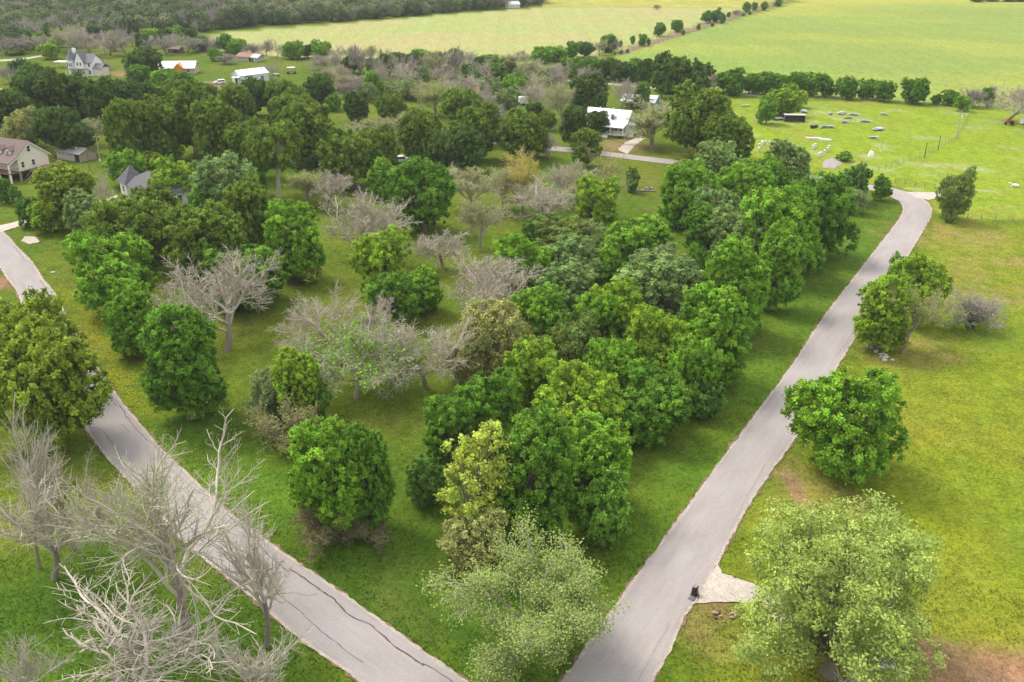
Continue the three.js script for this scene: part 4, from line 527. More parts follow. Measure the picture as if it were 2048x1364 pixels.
  ['E', 57.03, -134.83, 4.15, 12.71, 3, 'green part of the roadside clump over the culvert', 0],
  ['H', 60.65, -133.9, 4.48, 12.02, 3, 'grey half-leafed tree of the roadside clump over the culvert', 0],
  ['E', 66.53, -145.17, 4.76, 11.71, 3, 'light tree at the back of the roadside clump over the culvert', 0],
  ['S', 67.73, -155.95, 2.27, 8.95, 1, 'small leafy top poking out of the roadside clump over the culvert', 0],
  ['B', 75.84, -143.7, 3.75, 6.4, 3, 'small leafless bush-like tree alone on the dry lawn', 0],
  ['S', 75.32, -143.28, 1.06, 2.77, 2, 'green tuft at the foot of the small leafless tree on the dry lawn', 0],
  ['B', 161.47, -313.13, 9.71, 13.86, 2, 'big leafless tree above the red tractor', 0],
  ['O', -67.22, -120.35, 6.94, 14.47, 3, 'yellowish oak overhanging the cracked road, the one farther up the road', 0],
  ['O', -58.57, -105.68, 7.31, 15.7, 3, 'yellowish oak overhanging the cracked road, the one lower down', 0],
  ['E', -67.94, -150.17, 7.05, 13.93, 1, 'wide green tree by the yellow flowers beside the cracked road', 0],
  ['E', -57.57, -132.61, 3.71, 12.17, 1, 'light green tree between the yellow flowers and the silver dead tree', 0],
  ['E', -43.61, -112.98, 4.93, 16.92, 2, 'bulky dark green tree below the silver dead tree', 0],
  ['B', -44.49, -134.83, 9.3, 15.52, 2, 'wide silver-grey leafless tree with a slanting trunk on the near lawn', 0],
  ['E', -45.87, -153.59, 7.09, 10.61, 2, 'dark tree directly behind the silver-grey leafless tree', 0],
  ['O', -71.06, -171.48, 7.9, 13.91, 1, 'spreading tree in front of the white house with slate roof', 0],
  ['O', -54, -160.85, 6.65, 15.67, 1, 'largest spreading tree between the white house and the silver dead tree', 0],
  ['O', -50.41, -176.66, 5.39, 16.18, 1, 'round-headed tree with a dark trunk beside the white slate-roofed house', 0],
  ['E', -39.65, -166.02, 5.12, 15.08, 1, 'green tree alone on the lawn beside the ivy-wrapped dead tree', 0],
  ['E', -65.24, -209.99, 6.76, 13.38, 0, 'soft green tree behind the round-headed tree', 0],
  ['E', -80.69, -219.55, 5.41, 10.23, 3, 'tree rising over the slate roof of the white house', 0],
  ['O', -74.57, -192.58, 4.8, 11.35, 1, 'tree covering the front of the white house', 0],
  ['O', -95.2, -197.5, 5.86, 13.95, 3, 'crooked light green tree on the lawn by the pale driveway', 0],
  ['E', -99.19, -196.07, 3.74, 6.49, 3, 'low bright lobe-shaped tree by the pale driveway', 0],
  ['E', -89.39, -191.56, 3.75, 10.19, 0, 'grey-green tree next to the crooked light green tree', 0],
  ['S', -104.62, -199.67, 2.93, 6.66, 2, 'dark olive bush at the mouth of the pale driveway', 0],
  ['B', -95.3, -216.99, 4.19, 8.58, 2, 'round twiggy tree at the bend of the pale driveway', 0],
  ['E', -96.49, -233.24, 4.97, 9.01, 1, 'tree between the grey shed and the slate roof', 0],
  ['S', -115.51, -215.3, 1.51, 5, 2, 'narrow dark bush near the cream house', 0],
  ['E', -119.56, -218.26, 2.58, 6.34, 2, 'dark tree at the edge of the picture below the cream house', 0],
  ['S', -117.48, -238.15, 1.02, 2.85, 1, 'tiny round shrub on the lawn before the cream house', 0],
  ['S', -97.05, -252.37, 3.08, 4.68, 3, 'yellowish bush behind the slate roof', 0],
  ['S', -37.63, -164.7, 2.39, 4.04, 3, 'yellow-green bush on the lawn below the ivy-wrapped dead tree', 0],
  ['H', -48.02, -215.3, 3.69, 9.63, 3, 'yellow-green tree beside the pale bare trunk', 0],
  ['Q', -56.18, -223.51, 6.49, 17.72, 0, 'oak with a long pale bare trunk', 0],
  ['O', -66.19, -239.16, 5.81, 15.35, 1, 'oak next to the one with the long pale trunk', 0],
  ['H', -29.25, -68.12, 7.11, 21.67, 0, 'big foreground tree with a thick forked trunk, budding branches reaching over the cracked road', 0],
  ['B', -22.8, -68.97, 3.51, 18.15, 0, 'slender white-barked forked tree standing at the near edge of the cracked road', 0],
  ['B', -30.13, -60.08, 7.34, 10.22, 0, 'low spreading leafless tree cut off by the bottom of the picture', 0],
  ['B', -46.83, -78.74, 4.66, 14.87, 0, 'pale leafless tree with a straight trunk, at the picture edge below the oaks', 0],
  ['H', -41.24, -82.05, 4.59, 12.88, 1, 'thin yellow-green budding tree between the pale leafless tree and the forked trunk', 0],
  ['B', -49.24, -80.62, 3.7, 19.85, 0, 'tall leafless tree in the picture corner directly under the yellowish oaks', 0],
  ['B', -41.31, -61.18, 2.28, 8.98, 0, 'small leafless sapling in the bottom corner of the picture', 0],
  ['B', -20.65, -60.08, 2.87, 8.83, 0, 'contorted leafless branches at the bottom edge beside the cracked road', 0],
  ['H', -46.99, -83.78, 2.86, 11.63, 3, 'leaning budding tree with a slanting trunk among the pale leafless trees', 0],
  ['B', -42.92, -214.06, 4.59, 9.87, 2, 'short pale budding tree behind the ivy-wrapped dead tree', 0],
  ['O', -102.43, -252.37, 5.16, 18.07, 1, 'nearest green oak to the grey-roofed shed, in the wooded belt', 1],
  ['O', -95.72, -259.77, 6.8, 17.39, 1, 'second nearest green oak to the grey-roofed shed, in the wooded belt', 1],
  ['O', -89.2, -265.74, 6.37, 20.1, 1, 'third nearest green oak to the grey-roofed shed, in the wooded belt', 1],
  ['O', -85.54, -297.46, 5.56, 14.67, 1, 'fourth nearest green oak to the grey-roofed shed, in the wooded belt', 1],
  ['O', -85.31, -307.08, 2.6, 7.15, 1, 'fifth nearest green oak to the grey-roofed shed, in the wooded belt', 1],
  ['O', -112.05, -321.55, 4.99, 12.42, 1, 'sixth nearest green oak to the grey-roofed shed, in the wooded belt', 1],
  ['O', -102.94, -324.16, 4.69, 11.18, 1, 'seventh nearest green oak to the grey-roofed shed, in the wooded belt', 1],
  ['O', -54.56, -252.37, 7.28, 17.35, 1, 'nearest green oak to the brown-roofed house, in the wooded belt', 1],
  ['O', -49.2, -266.55, 2.06, 7.81, 1, 'second nearest green oak to the brown-roofed house, in the wooded belt', 1],
  ['O', -62.09, -266.52, 2.54, 5.37, 1, 'third nearest green oak to the brown-roofed house, in the wooded belt', 1],
  ['O', -57.99, -276.68, 2.71, 6.8, 1, 'fourth nearest green oak to the brown-roofed house, in the wooded belt', 1],
  ['O', -77.4, -259.7, 3.54, 4.33, 1, 'fifth nearest green oak to the brown-roofed house, in the wooded belt', 1],
  ['O', -78.61, -252.37, 6.09, 18.05, 1, 'sixth nearest green oak to the brown-roofed house, in the wooded belt', 1],
  ['O', -33.64, -238.15, 5.17, 14.05, 1, 'seventh nearest green oak to the brown-roofed house, in the wooded belt', 1],
  ['O', -39.85, -231.81, 7.5, 13.6, 1, 'eighth nearest green oak to the brown-roofed house, in the wooded belt', 1],
  ['O', -24.77, -256.31, 5.79, 14.66, 1, 'ninth nearest green oak to the brown-roofed house, in the wooded belt', 1],
  ['O', -64.8, -283.16, 6.94, 14.01, 1, 'tenth nearest green oak to the brown-roofed house, in the wooded belt', 1],
  ['O', -73.57, -282.13, 2.12, 5.41, 1, '11th nearest green oak to the brown-roofed house, in the wooded belt', 1],
  ['O', -29.91, -286.8, 3.24, 7.52, 1, '12th nearest green oak to the brown-roofed house, in the wooded belt', 1],
  ['O', -10.4, -260.95, 5.75, 14.61, 1, '13th nearest green oak to the brown-roofed house, in the wooded belt', 1],
  ['O', -64.61, -306.59, 2.57, 5.57, 1, '14th nearest green oak to the brown-roofed house, in the wooded belt', 1],
  ['O', -38.66, -307.48, 4.63, 10.19, 1, '15th nearest green oak to the brown-roofed house, in the wooded belt', 1],
  ['O', -71, -317.29, 5.1, 11.12, 1, '16th nearest green oak to the brown-roofed house, in the wooded belt', 1],
  ['O', -77.75, -324.16, 6.03, 11.97, 1, '17th nearest green oak to the brown-roofed house, in the wooded belt', 1],
  ['E', -101.22, -270.07, 4.26, 7.82, 3, 'nearest light green leafy tree to the grey-roofed shed, in the wooded belt', 1],
  ['E', -93.31, -259.77, 3.44, 6.05, 3, 'second nearest light green leafy tree to the grey-roofed shed, in the wooded belt', 1],
  ['E', -30.34, -221.3, 3.79, 9.66, 1, 'only green leafy tree close to the brown-roofed house, in the undergrowth', 1],
  ['T', -45.21, -238.15, 3.18, 6.68, 0, 'only brown brush close to the brown-roofed house, in the wooded belt', 1],
  ['O', -18.15, -246.93, 5.22, 10.91, 2, 'nearest dark green oak to the brown-roofed house, in the wooded belt', 1],
  ['O', -25.56, -277.87, 2.22, 5.87, 2, 'second nearest dark green oak to the brown-roofed house, in the wooded belt', 1],
  ['O', -13.3, -246.93, 6.65, 12.43, 2, 'third nearest dark green oak to the brown-roofed house, in the wooded belt', 1],
  ['O', -72.09, -294.95, 1.99, 7.47, 2, 'fourth nearest dark green oak to the brown-roofed house, in the wooded belt', 1],
  ['O', -50.31, -310.68, 4.19, 10.62, 2, 'fifth nearest dark green oak to the brown-roofed house, in the wooded belt', 1],
  ['O', 11.11, -299.72, 2.82, 6.25, 1, 'nearest green oak to the pale blue farmhouse, in the wooded belt', 1],
  ['O', 6.67, -263.92, 4.31, 8.78, 1, 'second nearest green oak to the pale blue farmhouse, in the wooded belt', 1],
  ['O', -8.19, -279.78, 4.68, 12.47, 1, 'third nearest green oak to the pale blue farmhouse, in the wooded belt', 1],
  ['O', 19.73, -252.37, 4.13, 10.35, 1, 'fourth nearest green oak to the pale blue farmhouse, in the wooded belt', 1],
  ['O', 2.46, -259.77, 6.96, 13.67, 1, 'fifth nearest green oak to the pale blue farmhouse, in the wooded belt', 1],
  ['O', 26.28, -292.31, 3.21, 7.64, 2, 'nearest dark green oak to the pale blue farmhouse, in the wooded belt', 1],
  ['O', 24.76, -313.13, 6.31, 15.65, 2, 'second nearest dark green oak to the pale blue farmhouse, in the wooded belt', 1],
  ['O', 18.02, -273.23, 4.43, 12.37, 2, 'third nearest dark green oak to the pale blue farmhouse, in the wooded belt', 1],
  ['O', 7.49, -313.13, 3.42, 6.63, 2, 'fourth nearest dark green oak to the pale blue farmhouse, in the wooded belt', 1],
  ['O', -121.92, -265.74, 5.17, 9.36, 2, 'nearest dark green oak to the grey-roofed shed, in the wooded belt', 1],
  ['O', -127.05, -265.74, 6.41, 13.55, 2, 'second nearest dark green oak to the grey-roofed shed, in the wooded belt', 1],
  ['O', -116.45, -277.71, 2.1, 7.67, 2, 'third nearest dark green oak to the grey-roofed shed, in the wooded belt', 1],
  ['O', -107.92, -274.15, 2.95, 6.8, 2, 'fourth nearest dark green oak to the grey-roofed shed, in the wooded belt', 1],
  ['O', -146.61, -279.78, 6.12, 16.08, 2, 'fifth nearest dark green oak to the grey-roofed shed, in the wooded belt', 1],
  ['O', -128.6, -301.24, 4.99, 15.93, 2, 'sixth nearest dark green oak to the grey-roofed shed, in the wooded belt', 1],
  ['O', -119.32, -302.51, 3.86, 4.95, 2, 'seventh nearest dark green oak to the grey-roofed shed, in the wooded belt', 1],
  ['O', -143.6, -295.86, 2.11, 5.66, 2, 'eighth nearest dark green oak to the grey-roofed shed, in the wooded belt', 1],
  ['O', -110.88, -305.01, 3.05, 4.59, 2, 'ninth nearest dark green oak to the grey-roofed shed, in the wooded belt', 1],
  ['O', -123.05, -309.07, 4.96, 14.38, 2, 'tenth nearest dark green oak to the grey-roofed shed, in the wooded belt', 1],
  ['O', -150.3, -301.24, 5.77, 17.15, 2, '11th nearest dark green oak to the grey-roofed shed, in the wooded belt', 1],
  ['O', -145.36, -305.11, 6.62, 18.11, 2, '12th nearest dark green oak to the grey-roofed shed, in the wooded belt', 1],
  ['O', -139.37, -309.07, 6.55, 15.94, 2, '13th nearest dark green oak to the grey-roofed shed, in the wooded belt', 1],
  ['O', -120.21, -317.29, 4.11, 12.29, 2, '14th nearest dark green oak to the grey-roofed shed, in the wooded belt', 1],
  ['O', -137.66, -316.57, 3.73, 5.06, 2, '15th nearest dark green oak to the grey-roofed shed, in the wooded belt', 1],
  ['O', -86.58, -324.16, 5.36, 12.66, 2, '16th nearest dark green oak to the grey-roofed shed, in the wooded belt', 1],
  ['O', -163.46, -320.08, 2.23, 4.94, 2, '17th nearest dark green oak to the grey-roofed shed, in the wooded belt', 1],
  ['G', -139.78, -273.23, 6.02, 12.06, 3, 'only brownish olive shrubby tree close to the grey-roofed shed, in the wooded belt', 1],
  ['H', -123.16, -278.45, 3.65, 8.31, 1, 'nearest buff budding tree to the grey-roofed shed, in the wooded belt', 1],
  ['H', -92.69, -279.78, 3.22, 11.01, 1, 'second nearest buff budding tree to the grey-roofed shed, in the wooded belt', 1],
  ['O', -68.06, -418.82, 4.57, 7.52, 2, 'nearest dark green oak to the white metal barn, in the wooded belt', 1],
  ['O', -59.03, -419.47, 3.81, 6.38, 2, 'second nearest dark green oak to the white metal barn, in the wooded belt', 1],
  ['O', -51.79, -410.84, 4.46, 9.1, 2, 'third nearest dark green oak to the white metal barn, in the wooded belt', 1],
  ['O', -67.04, -338.75, 5.41, 11.78, 2, 'fourth nearest dark green oak to the white metal barn, in the wooded belt', 1],
  ['S', -61.8, -333.14, 2.93, 6.53, 1, 'only green bush close to the white box trailer, in the wooded belt', 1],
  ['E', 0.37, -354.6, 4.57, 8.68, 1, 'nearest green leafy tree to the white box trailer, in the wooded belt', 1],
  ['E', -51.29, -358.78, 3.87, 10.07, 1, 'second nearest green leafy tree to the white box trailer, in the wooded belt', 1],
  ['H', -43.62, -273.23, 3.3, 7.9, 1, 'nearest buff budding tree to the brown-roofed house, in the wooded belt', 1],
  ['H', -23.26, -260.95, 2.75, 7.62, 1, 'second nearest buff budding tree to the brown-roofed house, in the wooded belt', 1],
  ['H', -33.97, -290.15, 4.09, 7.52, 1, 'third nearest buff budding tree to the brown-roofed house, in the wooded belt', 1],
  ['H', -40.55, -293.76, 3.38, 6.08, 1, 'fourth nearest buff budding tree to the brown-roofed house, in the wooded belt', 1],
  ['H', -25.45, -324.16, 5.19, 11.45, 3, 'only yellow-green budding tree close to the white box trailer, in the wooded belt', 1],
  ['O', -16.57, -313.13, 6.82, 10.76, 1, 'only green oak close to the white box trailer, in the wooded belt', 1],
  ['O', -1.58, -385.9, 3.36, 9.38, 2, 'nearest dark green oak to the white box trailer, in the wooded belt', 1],
  ['O', -16.67, -398.16, 4.75, 6.83, 2, 'second nearest dark green oak to the white box trailer, in the wooded belt', 1],
  ['G', -5.44, -356.71, 3.48, 7.8, 1, 'nearest grey-green shrubby tree to the white box trailer, in the wooded belt', 1],
  ['G', -2.39, -330.39, 4.79, 8.48, 1, 'second nearest grey-green shrubby tree to the white box trailer, in the wooded belt', 1],
  ['G', 3.66, -373.23, 3.93, 8.77, 1, 'third nearest grey-green shrubby tree to the white box trailer, in the wooded belt', 1],
  ['G', -9.34, -370.18, 3.54, 6.76, 1, 'fourth nearest grey-green shrubby tree to the white box trailer, in the wooded belt', 1],
  ['G', 11.26, -379.18, 3.44, 7.21, 1, 'fifth nearest grey-green shrubby tree to the white box trailer, in the wooded belt', 1],
  ['G', -37.72, -354.98, 4.33, 7.15, 1, 'sixth nearest grey-green shrubby tree to the white box trailer, in the wooded belt', 1],
  ['G', -39.52, -363.39, 3.94, 6.36, 1, 'seventh nearest grey-green shrubby tree to the white box trailer, in the wooded belt', 1],
  ['G', -14.86, -389.64, 2.73, 6.25, 1, 'eighth nearest grey-green shrubby tree to the white box trailer, in the wooded belt', 1],
  ['G', -43.57, -358.04, 4.33, 5.97, 1, 'ninth nearest grey-green shrubby tree to the white box trailer, in the wooded belt', 1],
  ['G', -51.24, -349.71, 2.68, 7.25, 1, 'tenth nearest grey-green shrubby tree to the white box trailer, in the wooded belt', 1],
  ['G', -35.56, -388.19, 3.43, 7.99, 1, '11th nearest grey-green shrubby tree to the white box trailer, in the wooded belt', 1],
  ['B', 10.02, -334.99, 6.05, 10.2, 2, 'nearest silver leafless tree to the white box trailer, in the wooded belt', 1],
  ['B', -8.3, -348.85, 2.56, 7.88, 2, 'second nearest silver leafless tree to the white box trailer, in the wooded belt', 1],
  ['B', -7.96, -326.24, 2.54, 8.22, 2, 'third nearest silver leafless tree to the white box trailer, in the wooded belt', 1],
  ['B', -20.22, -344.08, 2.72, 7.87, 2, 'fourth nearest silver leafless tree to the white box trailer, in the wooded belt', 1],
  ['B', -17.37, -359.83, 5.91, 9.61, 2, 'fifth nearest silver leafless tree to the white box trailer, in the wooded belt', 1],
  ['B', -20.94, -334.25, 3.51, 7.8, 2, 'sixth nearest silver leafless tree to the white box trailer, in the wooded belt', 1],
  ['B', 9.72, -373.25, 3.85, 8.35, 2, 'seventh nearest silver leafless tree to the white box trailer, in the wooded belt', 1],
  ['B', -6.43, -317.29, 3.63, 5.67, 2, 'eighth nearest silver leafless tree to the white box trailer, in the wooded belt', 1],
  ['B', -24.73, -365.71, 4.41, 8.57, 2, 'ninth nearest silver leafless tree to the white box trailer, in the wooded belt', 1],
  ['B', -33.67, -359.83, 4.07, 8.2, 2, 'tenth nearest silver leafless tree to the white box trailer, in the wooded belt', 1],
  ['B', 28.07, -379.43, 2.85, 8.06, 2, '11th nearest silver leafless tree to the white box trailer, in the wooded belt', 1],
  ['B', 15.33, -389.35, 2.8, 6.67, 2, '12th nearest silver leafless tree to the white box trailer, in the wooded belt', 1],
  ['B', -9.86, -394.55, 5.63, 11.85, 2, '13th nearest silver leafless tree to the white box trailer, in the wooded belt', 1],
  ['B', 22.35, -394.55, 4.03, 10.5, 2, '14th nearest silver leafless tree to the white box trailer, in the wooded belt', 1],
  ['B', -28.42, -386.77, 3.88, 8.2, 2, '15th nearest silver leafless tree to the white box trailer, in the wooded belt', 1],
  ['B', 1.66, -400.7, 3.77, 7.75, 2, '16th nearest silver leafless tree to the white box trailer, in the wooded belt', 1],
  ['B', 16.1, -402.62, 4.16, 7.02, 2, '17th nearest silver leafless tree to the white box trailer, in the wooded belt', 1],
  ['B', -45.2, -378.77, 6.37, 14.84, 2, '18th nearest silver leafless tree to the white box trailer, in the wooded belt', 1],
  ['B', -26.29, -404.66, 4.6, 5.9, 2, '19th nearest silver leafless tree to the white box trailer, in the wooded belt', 1],
  ['B', -98.07, -400.95, 6.14, 8.37, 3, 'nearest grey leafless tree to the white metal barn, in the wooded belt', 1],
  ['B', -75.43, -388.87, 3.41, 6.63, 3, 'second nearest grey leafless tree to the white metal barn, in the wooded belt', 1],
  ['B', -63.56, -414.35, 6.52, 13.41, 3, 'third nearest grey leafless tree to the white metal barn, in the wooded belt', 1],
  ['B', -100.04, -349.5, 2.71, 4.43, 3, 'fourth nearest grey leafless tree to the white metal barn, in the wooded belt', 1],
  ['B', -56.94, -400.95, 4.69, 13.05, 3, 'fifth nearest grey leafless tree to the white metal barn, in the wooded belt', 1],
  ['B', -61.7, -358.78, 3.69, 6.53, 3, 'sixth nearest grey leafless tree to the white metal barn, in the wooded belt', 1],
  ['B', -57.7, -363.05, 2.43, 6.83, 3, 'seventh nearest grey leafless tree to the white metal barn, in the wooded belt', 1],
  ['B', -43.27, -407.89, 5.4, 6.37, 3, 'eighth nearest grey leafless tree to the white metal barn, in the wooded belt', 1],
  ['B', -11.15, -336.86, 4.18, 6.49, 3, 'nearest grey leafless tree to the white box trailer, in the wooded belt', 1],
  ['B', -15.48, -348.18, 2.81, 7.77, 3, 'second nearest grey leafless tree to the white box trailer, in the wooded belt', 1],
  ['B', -29.21, -353.5, 2.87, 7.53, 3, 'third nearest grey leafless tree to the white box trailer, in the wooded belt', 1],
  ['B', 18.4, -381.64, 3.28, 6.26, 3, 'fourth nearest grey leafless tree to the white box trailer, in the wooded belt', 1],
  ['B', -23.4, -373.55, 2.78, 7.61, 3, 'fifth nearest grey leafless tree to the white box trailer, in the wooded belt', 1],
  ['B', 29.35, -390.37, 3.98, 7.84, 3, 'sixth nearest grey leafless tree to the white box trailer, in the wooded belt', 1],
  ['B', -41.73, -385.9, 4.53, 13, 3, 'seventh nearest grey leafless tree to the white box trailer, in the wooded belt', 1],
  ['B', -24.42, -403.56, 5.75, 14.12, 3, 'eighth nearest grey leafless tree to the white box trailer, in the wooded belt', 1],
  ['B', -33.92, -404.73, 4.14, 8.03, 3, 'ninth nearest grey leafless tree to the white box trailer, in the wooded belt', 1],
  ['H', 15.98, -309.07, 4.63, 14.35, 1, 'only buff budding tree close to the pale blue farmhouse, in the wooded belt', 1],
  ['H', 9.5, -364.23, 4.19, 7.4, 1, 'nearest buff budding tree to the white box trailer, in the wooded belt', 1],
  ['H', 24.17, -340.43, 4.02, 6.67, 1, 'second nearest buff budding tree to the white box trailer, in the wooded belt', 1],
  ['H', -13.42, -328.78, 2.67, 6.14, 1, 'third nearest buff budding tree to the white box trailer, in the wooded belt', 1],
  ['H', -34.03, -349.18, 3.2, 6.24, 1, 'fourth nearest buff budding tree to the white box trailer, in the wooded belt', 1],
  ['H', 5.13, -385.9, 5.72, 11.04, 1, 'fifth nearest buff budding tree to the white box trailer, in the wooded belt', 1],
  ['H', 7.84, -400.92, 5.23, 8.37, 1, 'sixth nearest buff budding tree to the white box trailer, in the wooded belt', 1],
  ['H', -31.45, -400.95, 4.7, 12.06, 1, 'seventh nearest buff budding tree to the white box trailer, in the wooded belt', 1],
  ['B', 10.44, -260.95, 2.75, 9.7, 2, 'only silver leafless tree close to the pale blue farmhouse, in the wooded belt', 1],
  ['E', -70.64, -208.81, 2.63, 6.2, 1, 'nearest green leafy tree to the white slate-roofed house, in the undergrowth', 1],
  ['E', -60.8, -224.85, 1.81, 6.17, 1, 'second nearest green leafy tree to the white slate-roofed house, in the undergrowth', 1],
  ['E', -49.35, -185.02, 3.16, 5.26, 1, 'third nearest green leafy tree to the white slate-roofed house, in the undergrowth', 1],
  ['B', -130.47, -446.99, 3.86, 5.07, 3, 'only grey leafless tree close to the red-roofed shed, in the wooded belt', 1],
  ['E', -137.81, -456.74, 3.48, 6.15, 1, 'only green leafy tree close to the red-roofed shed, in the wooded belt', 1],
  ['O', -152.36, -407.54, 7.47, 12.23, 2, 'only dark green oak close to the orange-gabled house, in the wooded belt', 1],
  ['E', -151.33, -394.55, 5.05, 6.94, 2, 'only dark green leafy tree close to the orange-gabled house, in the wooded belt', 1],
  ['O', -202.86, -403.56, 4.33, 8.11, 2, 'only dark green oak close to the turreted white house, in the wooded belt', 1],
  ['E', -165.71, -428.61, 4.37, 7.51, 2, 'nearest dark green leafy tree to the turreted white house, in the wooded belt', 1],
  ['E', -194.25, -394.55, 5.25, 7.95, 2, 'second nearest dark green leafy tree to the turreted white house, in the wooded belt', 1],
  ['E', -191.57, -524.88, 5.82, 7.22, 3, 'nearest light green leafy tree to the old thatch-brown shed, in the wooded belt', 1],
  ['E', -217.6, -463.47, 4.93, 8.3, 3, 'second nearest light green leafy tree to the old thatch-brown shed, in the wooded belt', 1],
  ['O', -181.42, -485.68, 4.47, 9.35, 2, 'nearest dark green oak to the old thatch-brown shed, in the wooded belt', 1],
  ['O', -163.18, -504.86, 3.78, 9.72, 2, 'second nearest dark green oak to the old thatch-brown shed, in the wooded belt', 1],
  ['O', -176.97, -506.17, 4.74, 9.49, 2, 'third nearest dark green oak to the old thatch-brown shed, in the wooded belt', 1],
  ['O', -234.32, -506.11, 5.61, 11.72, 2, 'fourth nearest dark green oak to the old thatch-brown shed, in the wooded belt', 1],
  ['O', -245.25, -497.39, 3.69, 9.47, 2, 'fifth nearest dark green oak to the old thatch-brown shed, in the wooded belt', 1],
  ['O', -246.43, -486.7, 5.41, 9.38, 2, 'sixth nearest dark green oak to the old thatch-brown shed, in the wooded belt', 1],
  ['O', -254.24, -501.51, 4.06, 8.21, 2, 'seventh nearest dark green oak to the old thatch-brown shed, in the wooded belt', 1],
  ['H', -216.82, -486.7, 6.87, 13.15, 1, 'only buff budding tree close to the old thatch-brown shed, in the wooded belt', 1],
  ['B', -168.98, -497.14, 4.66, 9.44, 2, 'nearest silver leafless tree to the old thatch-brown shed, in the wooded belt', 1],
  ['B', -187.91, -499.61, 5.29, 8.77, 2, 'second nearest silver leafless tree to the old thatch-brown shed, in the wooded belt', 1],
  ['B', -193.56, -473.93, 7.18, 12.12, 2, 'third nearest silver leafless tree to the old thatch-brown shed, in the wooded belt', 1],
  ['B', -202.85, -473.93, 8.36, 14.44, 2, 'fourth nearest silver leafless tree to the old thatch-brown shed, in the wooded belt', 1],
  ['B', -208.25, -504.19, 3.78, 9.18, 2, 'fifth nearest silver leafless tree to the old thatch-brown shed, in the wooded belt', 1],
  ['B', -226.83, -493.79, 3.53, 9.11, 2, 'sixth nearest silver leafless tree to the old thatch-brown shed, in the wooded belt', 1],
  ['B', -229.75, -486.7, 4.75, 9.54, 2, 'seventh nearest silver leafless tree to the old thatch-brown shed, in the wooded belt', 1],
  ['B', -237.45, -487.02, 5.38, 9.76, 2, 'eighth nearest silver leafless tree to the old thatch-brown shed, in the wooded belt', 1],
  ['B', -168.66, -481.15, 6.8, 9.92, 3, 'nearest grey leafless tree to the old thatch-brown shed, in the wooded belt', 1],
  ['B', -159.69, -484.83, 6.37, 9.04, 3, 'second nearest grey leafless tree to the old thatch-brown shed, in the wooded belt', 1],
  ['B', -153.76, -492.37, 7.45, 10.12, 3, 'third nearest grey leafless tree to the old thatch-brown shed, in the wooded belt', 1],
  ['B', -187.45, -477.51, 6.74, 14.56, 3, 'fourth nearest grey leafless tree to the old thatch-brown shed, in the wooded belt', 1],
  ['B', -199.56, -483.31, 4.39, 10.3, 3, 'fifth nearest grey leafless tree to the old thatch-brown shed, in the wooded belt', 1],
  ['B', -195.89, -508.67, 4.21, 7.92, 3, 'sixth nearest grey leafless tree to the old thatch-brown shed, in the wooded belt', 1],
  ['B', -246.18, -477.51, 6.03, 9.4, 3, 'seventh nearest grey leafless tree to the old thatch-brown shed, in the wooded belt', 1],
  ['B', -251.87, -516.38, 6.76, 10.09, 3, 'eighth nearest grey leafless tree to the old thatch-brown shed, in the wooded belt', 1],
  ['E', -134.9, -378.77, 5.05, 7.65, 1, 'only green leafy tree close to the white metal barn, in the wooded belt', 1],
  ['E', -125.53, -370.75, 5.71, 8.06, 2, 'only dark green leafy tree close to the white metal barn, in the wooded belt', 1],
  ['G', -240.83, -477.51, 4.85, 3.49, 2, 'only olive shrubby tree close to the old thatch-brown shed, in the wooded belt', 1],
  ['B', -181.09, -428.61, 4.81, 5.28, 3, 'nearest grey leafless tree to the turreted white house, in the wooded belt', 1],
  ['B', -188.66, -431.57, 5.49, 7.04, 3, 'second nearest grey leafless tree to the turreted white house, in the wooded belt', 1],
  ['B', -202.33, -390.8, 4, 7.85, 3, 'third nearest grey leafless tree to the turreted white house, in the wooded belt', 1],
  ['E', -199.37, -493.23, 3.69, 9.68, 1, 'nearest green leafy tree to the old thatch-brown shed, in the wooded belt', 1],
  ['E', -183.97, -538.15, 5.69, 7.39, 1, 'second nearest green leafy tree to the old thatch-brown shed, in the wooded belt', 1],
  ['E', -224.34, -506.22, 5.46, 9.16, 1, 'third nearest green leafy tree to the old thatch-brown shed, in the wooded belt', 1],
  ['E', -239.15, -500.64, 4.96, 8.46, 1, 'fourth nearest green leafy tree to the old thatch-brown shed, in the wooded belt', 1],
  ['H', -175.34, -365.22, 4.32, 7.38, 1, 'only buff budding tree close to the turreted white house, in the wooded belt', 1],
  ['B', -34.41, -273.23, 2.59, 4.27, 3, 'only grey leafless tree close to the brown-roofed house, in the wooded belt', 1],
  ['B', -83.74, -428.38, 4.43, 7.11, 2, 'nearest silver leafless tree to the white metal barn, in the wooded belt', 1],
  ['B', -66.2, -390.72, 4.13, 8.53, 2, 'second nearest silver leafless tree to the white metal barn, in the wooded belt', 1],
  ['B', -76.63, -425.33, 4.16, 8.95, 2, 'third nearest silver leafless tree to the white metal barn, in the wooded belt', 1],
  ['B', -59.85, -375.69, 4.09, 6.94, 2, 'fourth nearest silver leafless tree to the white metal barn, in the wooded belt', 1],
  ['B', -51.06, -384.17, 2.85, 8.76, 2, 'fifth nearest silver leafless tree to the white metal barn, in the wooded belt', 1],
  ['E', -8.55, -402.07, 5.13, 6.67, 2, 'nearest dark green leafy tree to the white box trailer, in the wooded belt', 1],
  ['E', 28.12, -404.75, 4.22, 8.45, 2, 'second nearest dark green leafy tree to the white box trailer, in the wooded belt', 1],
  ['E', 24.66, -410.38, 5.28, 7.54, 2, 'third nearest dark green leafy tree to the white box trailer, in the wooded belt', 1],
  ['H', 35.54, -413.67, 4.24, 6.86, 1, 'only buff budding tree close to the white-roofed pavilion, in the wooded belt', 1],
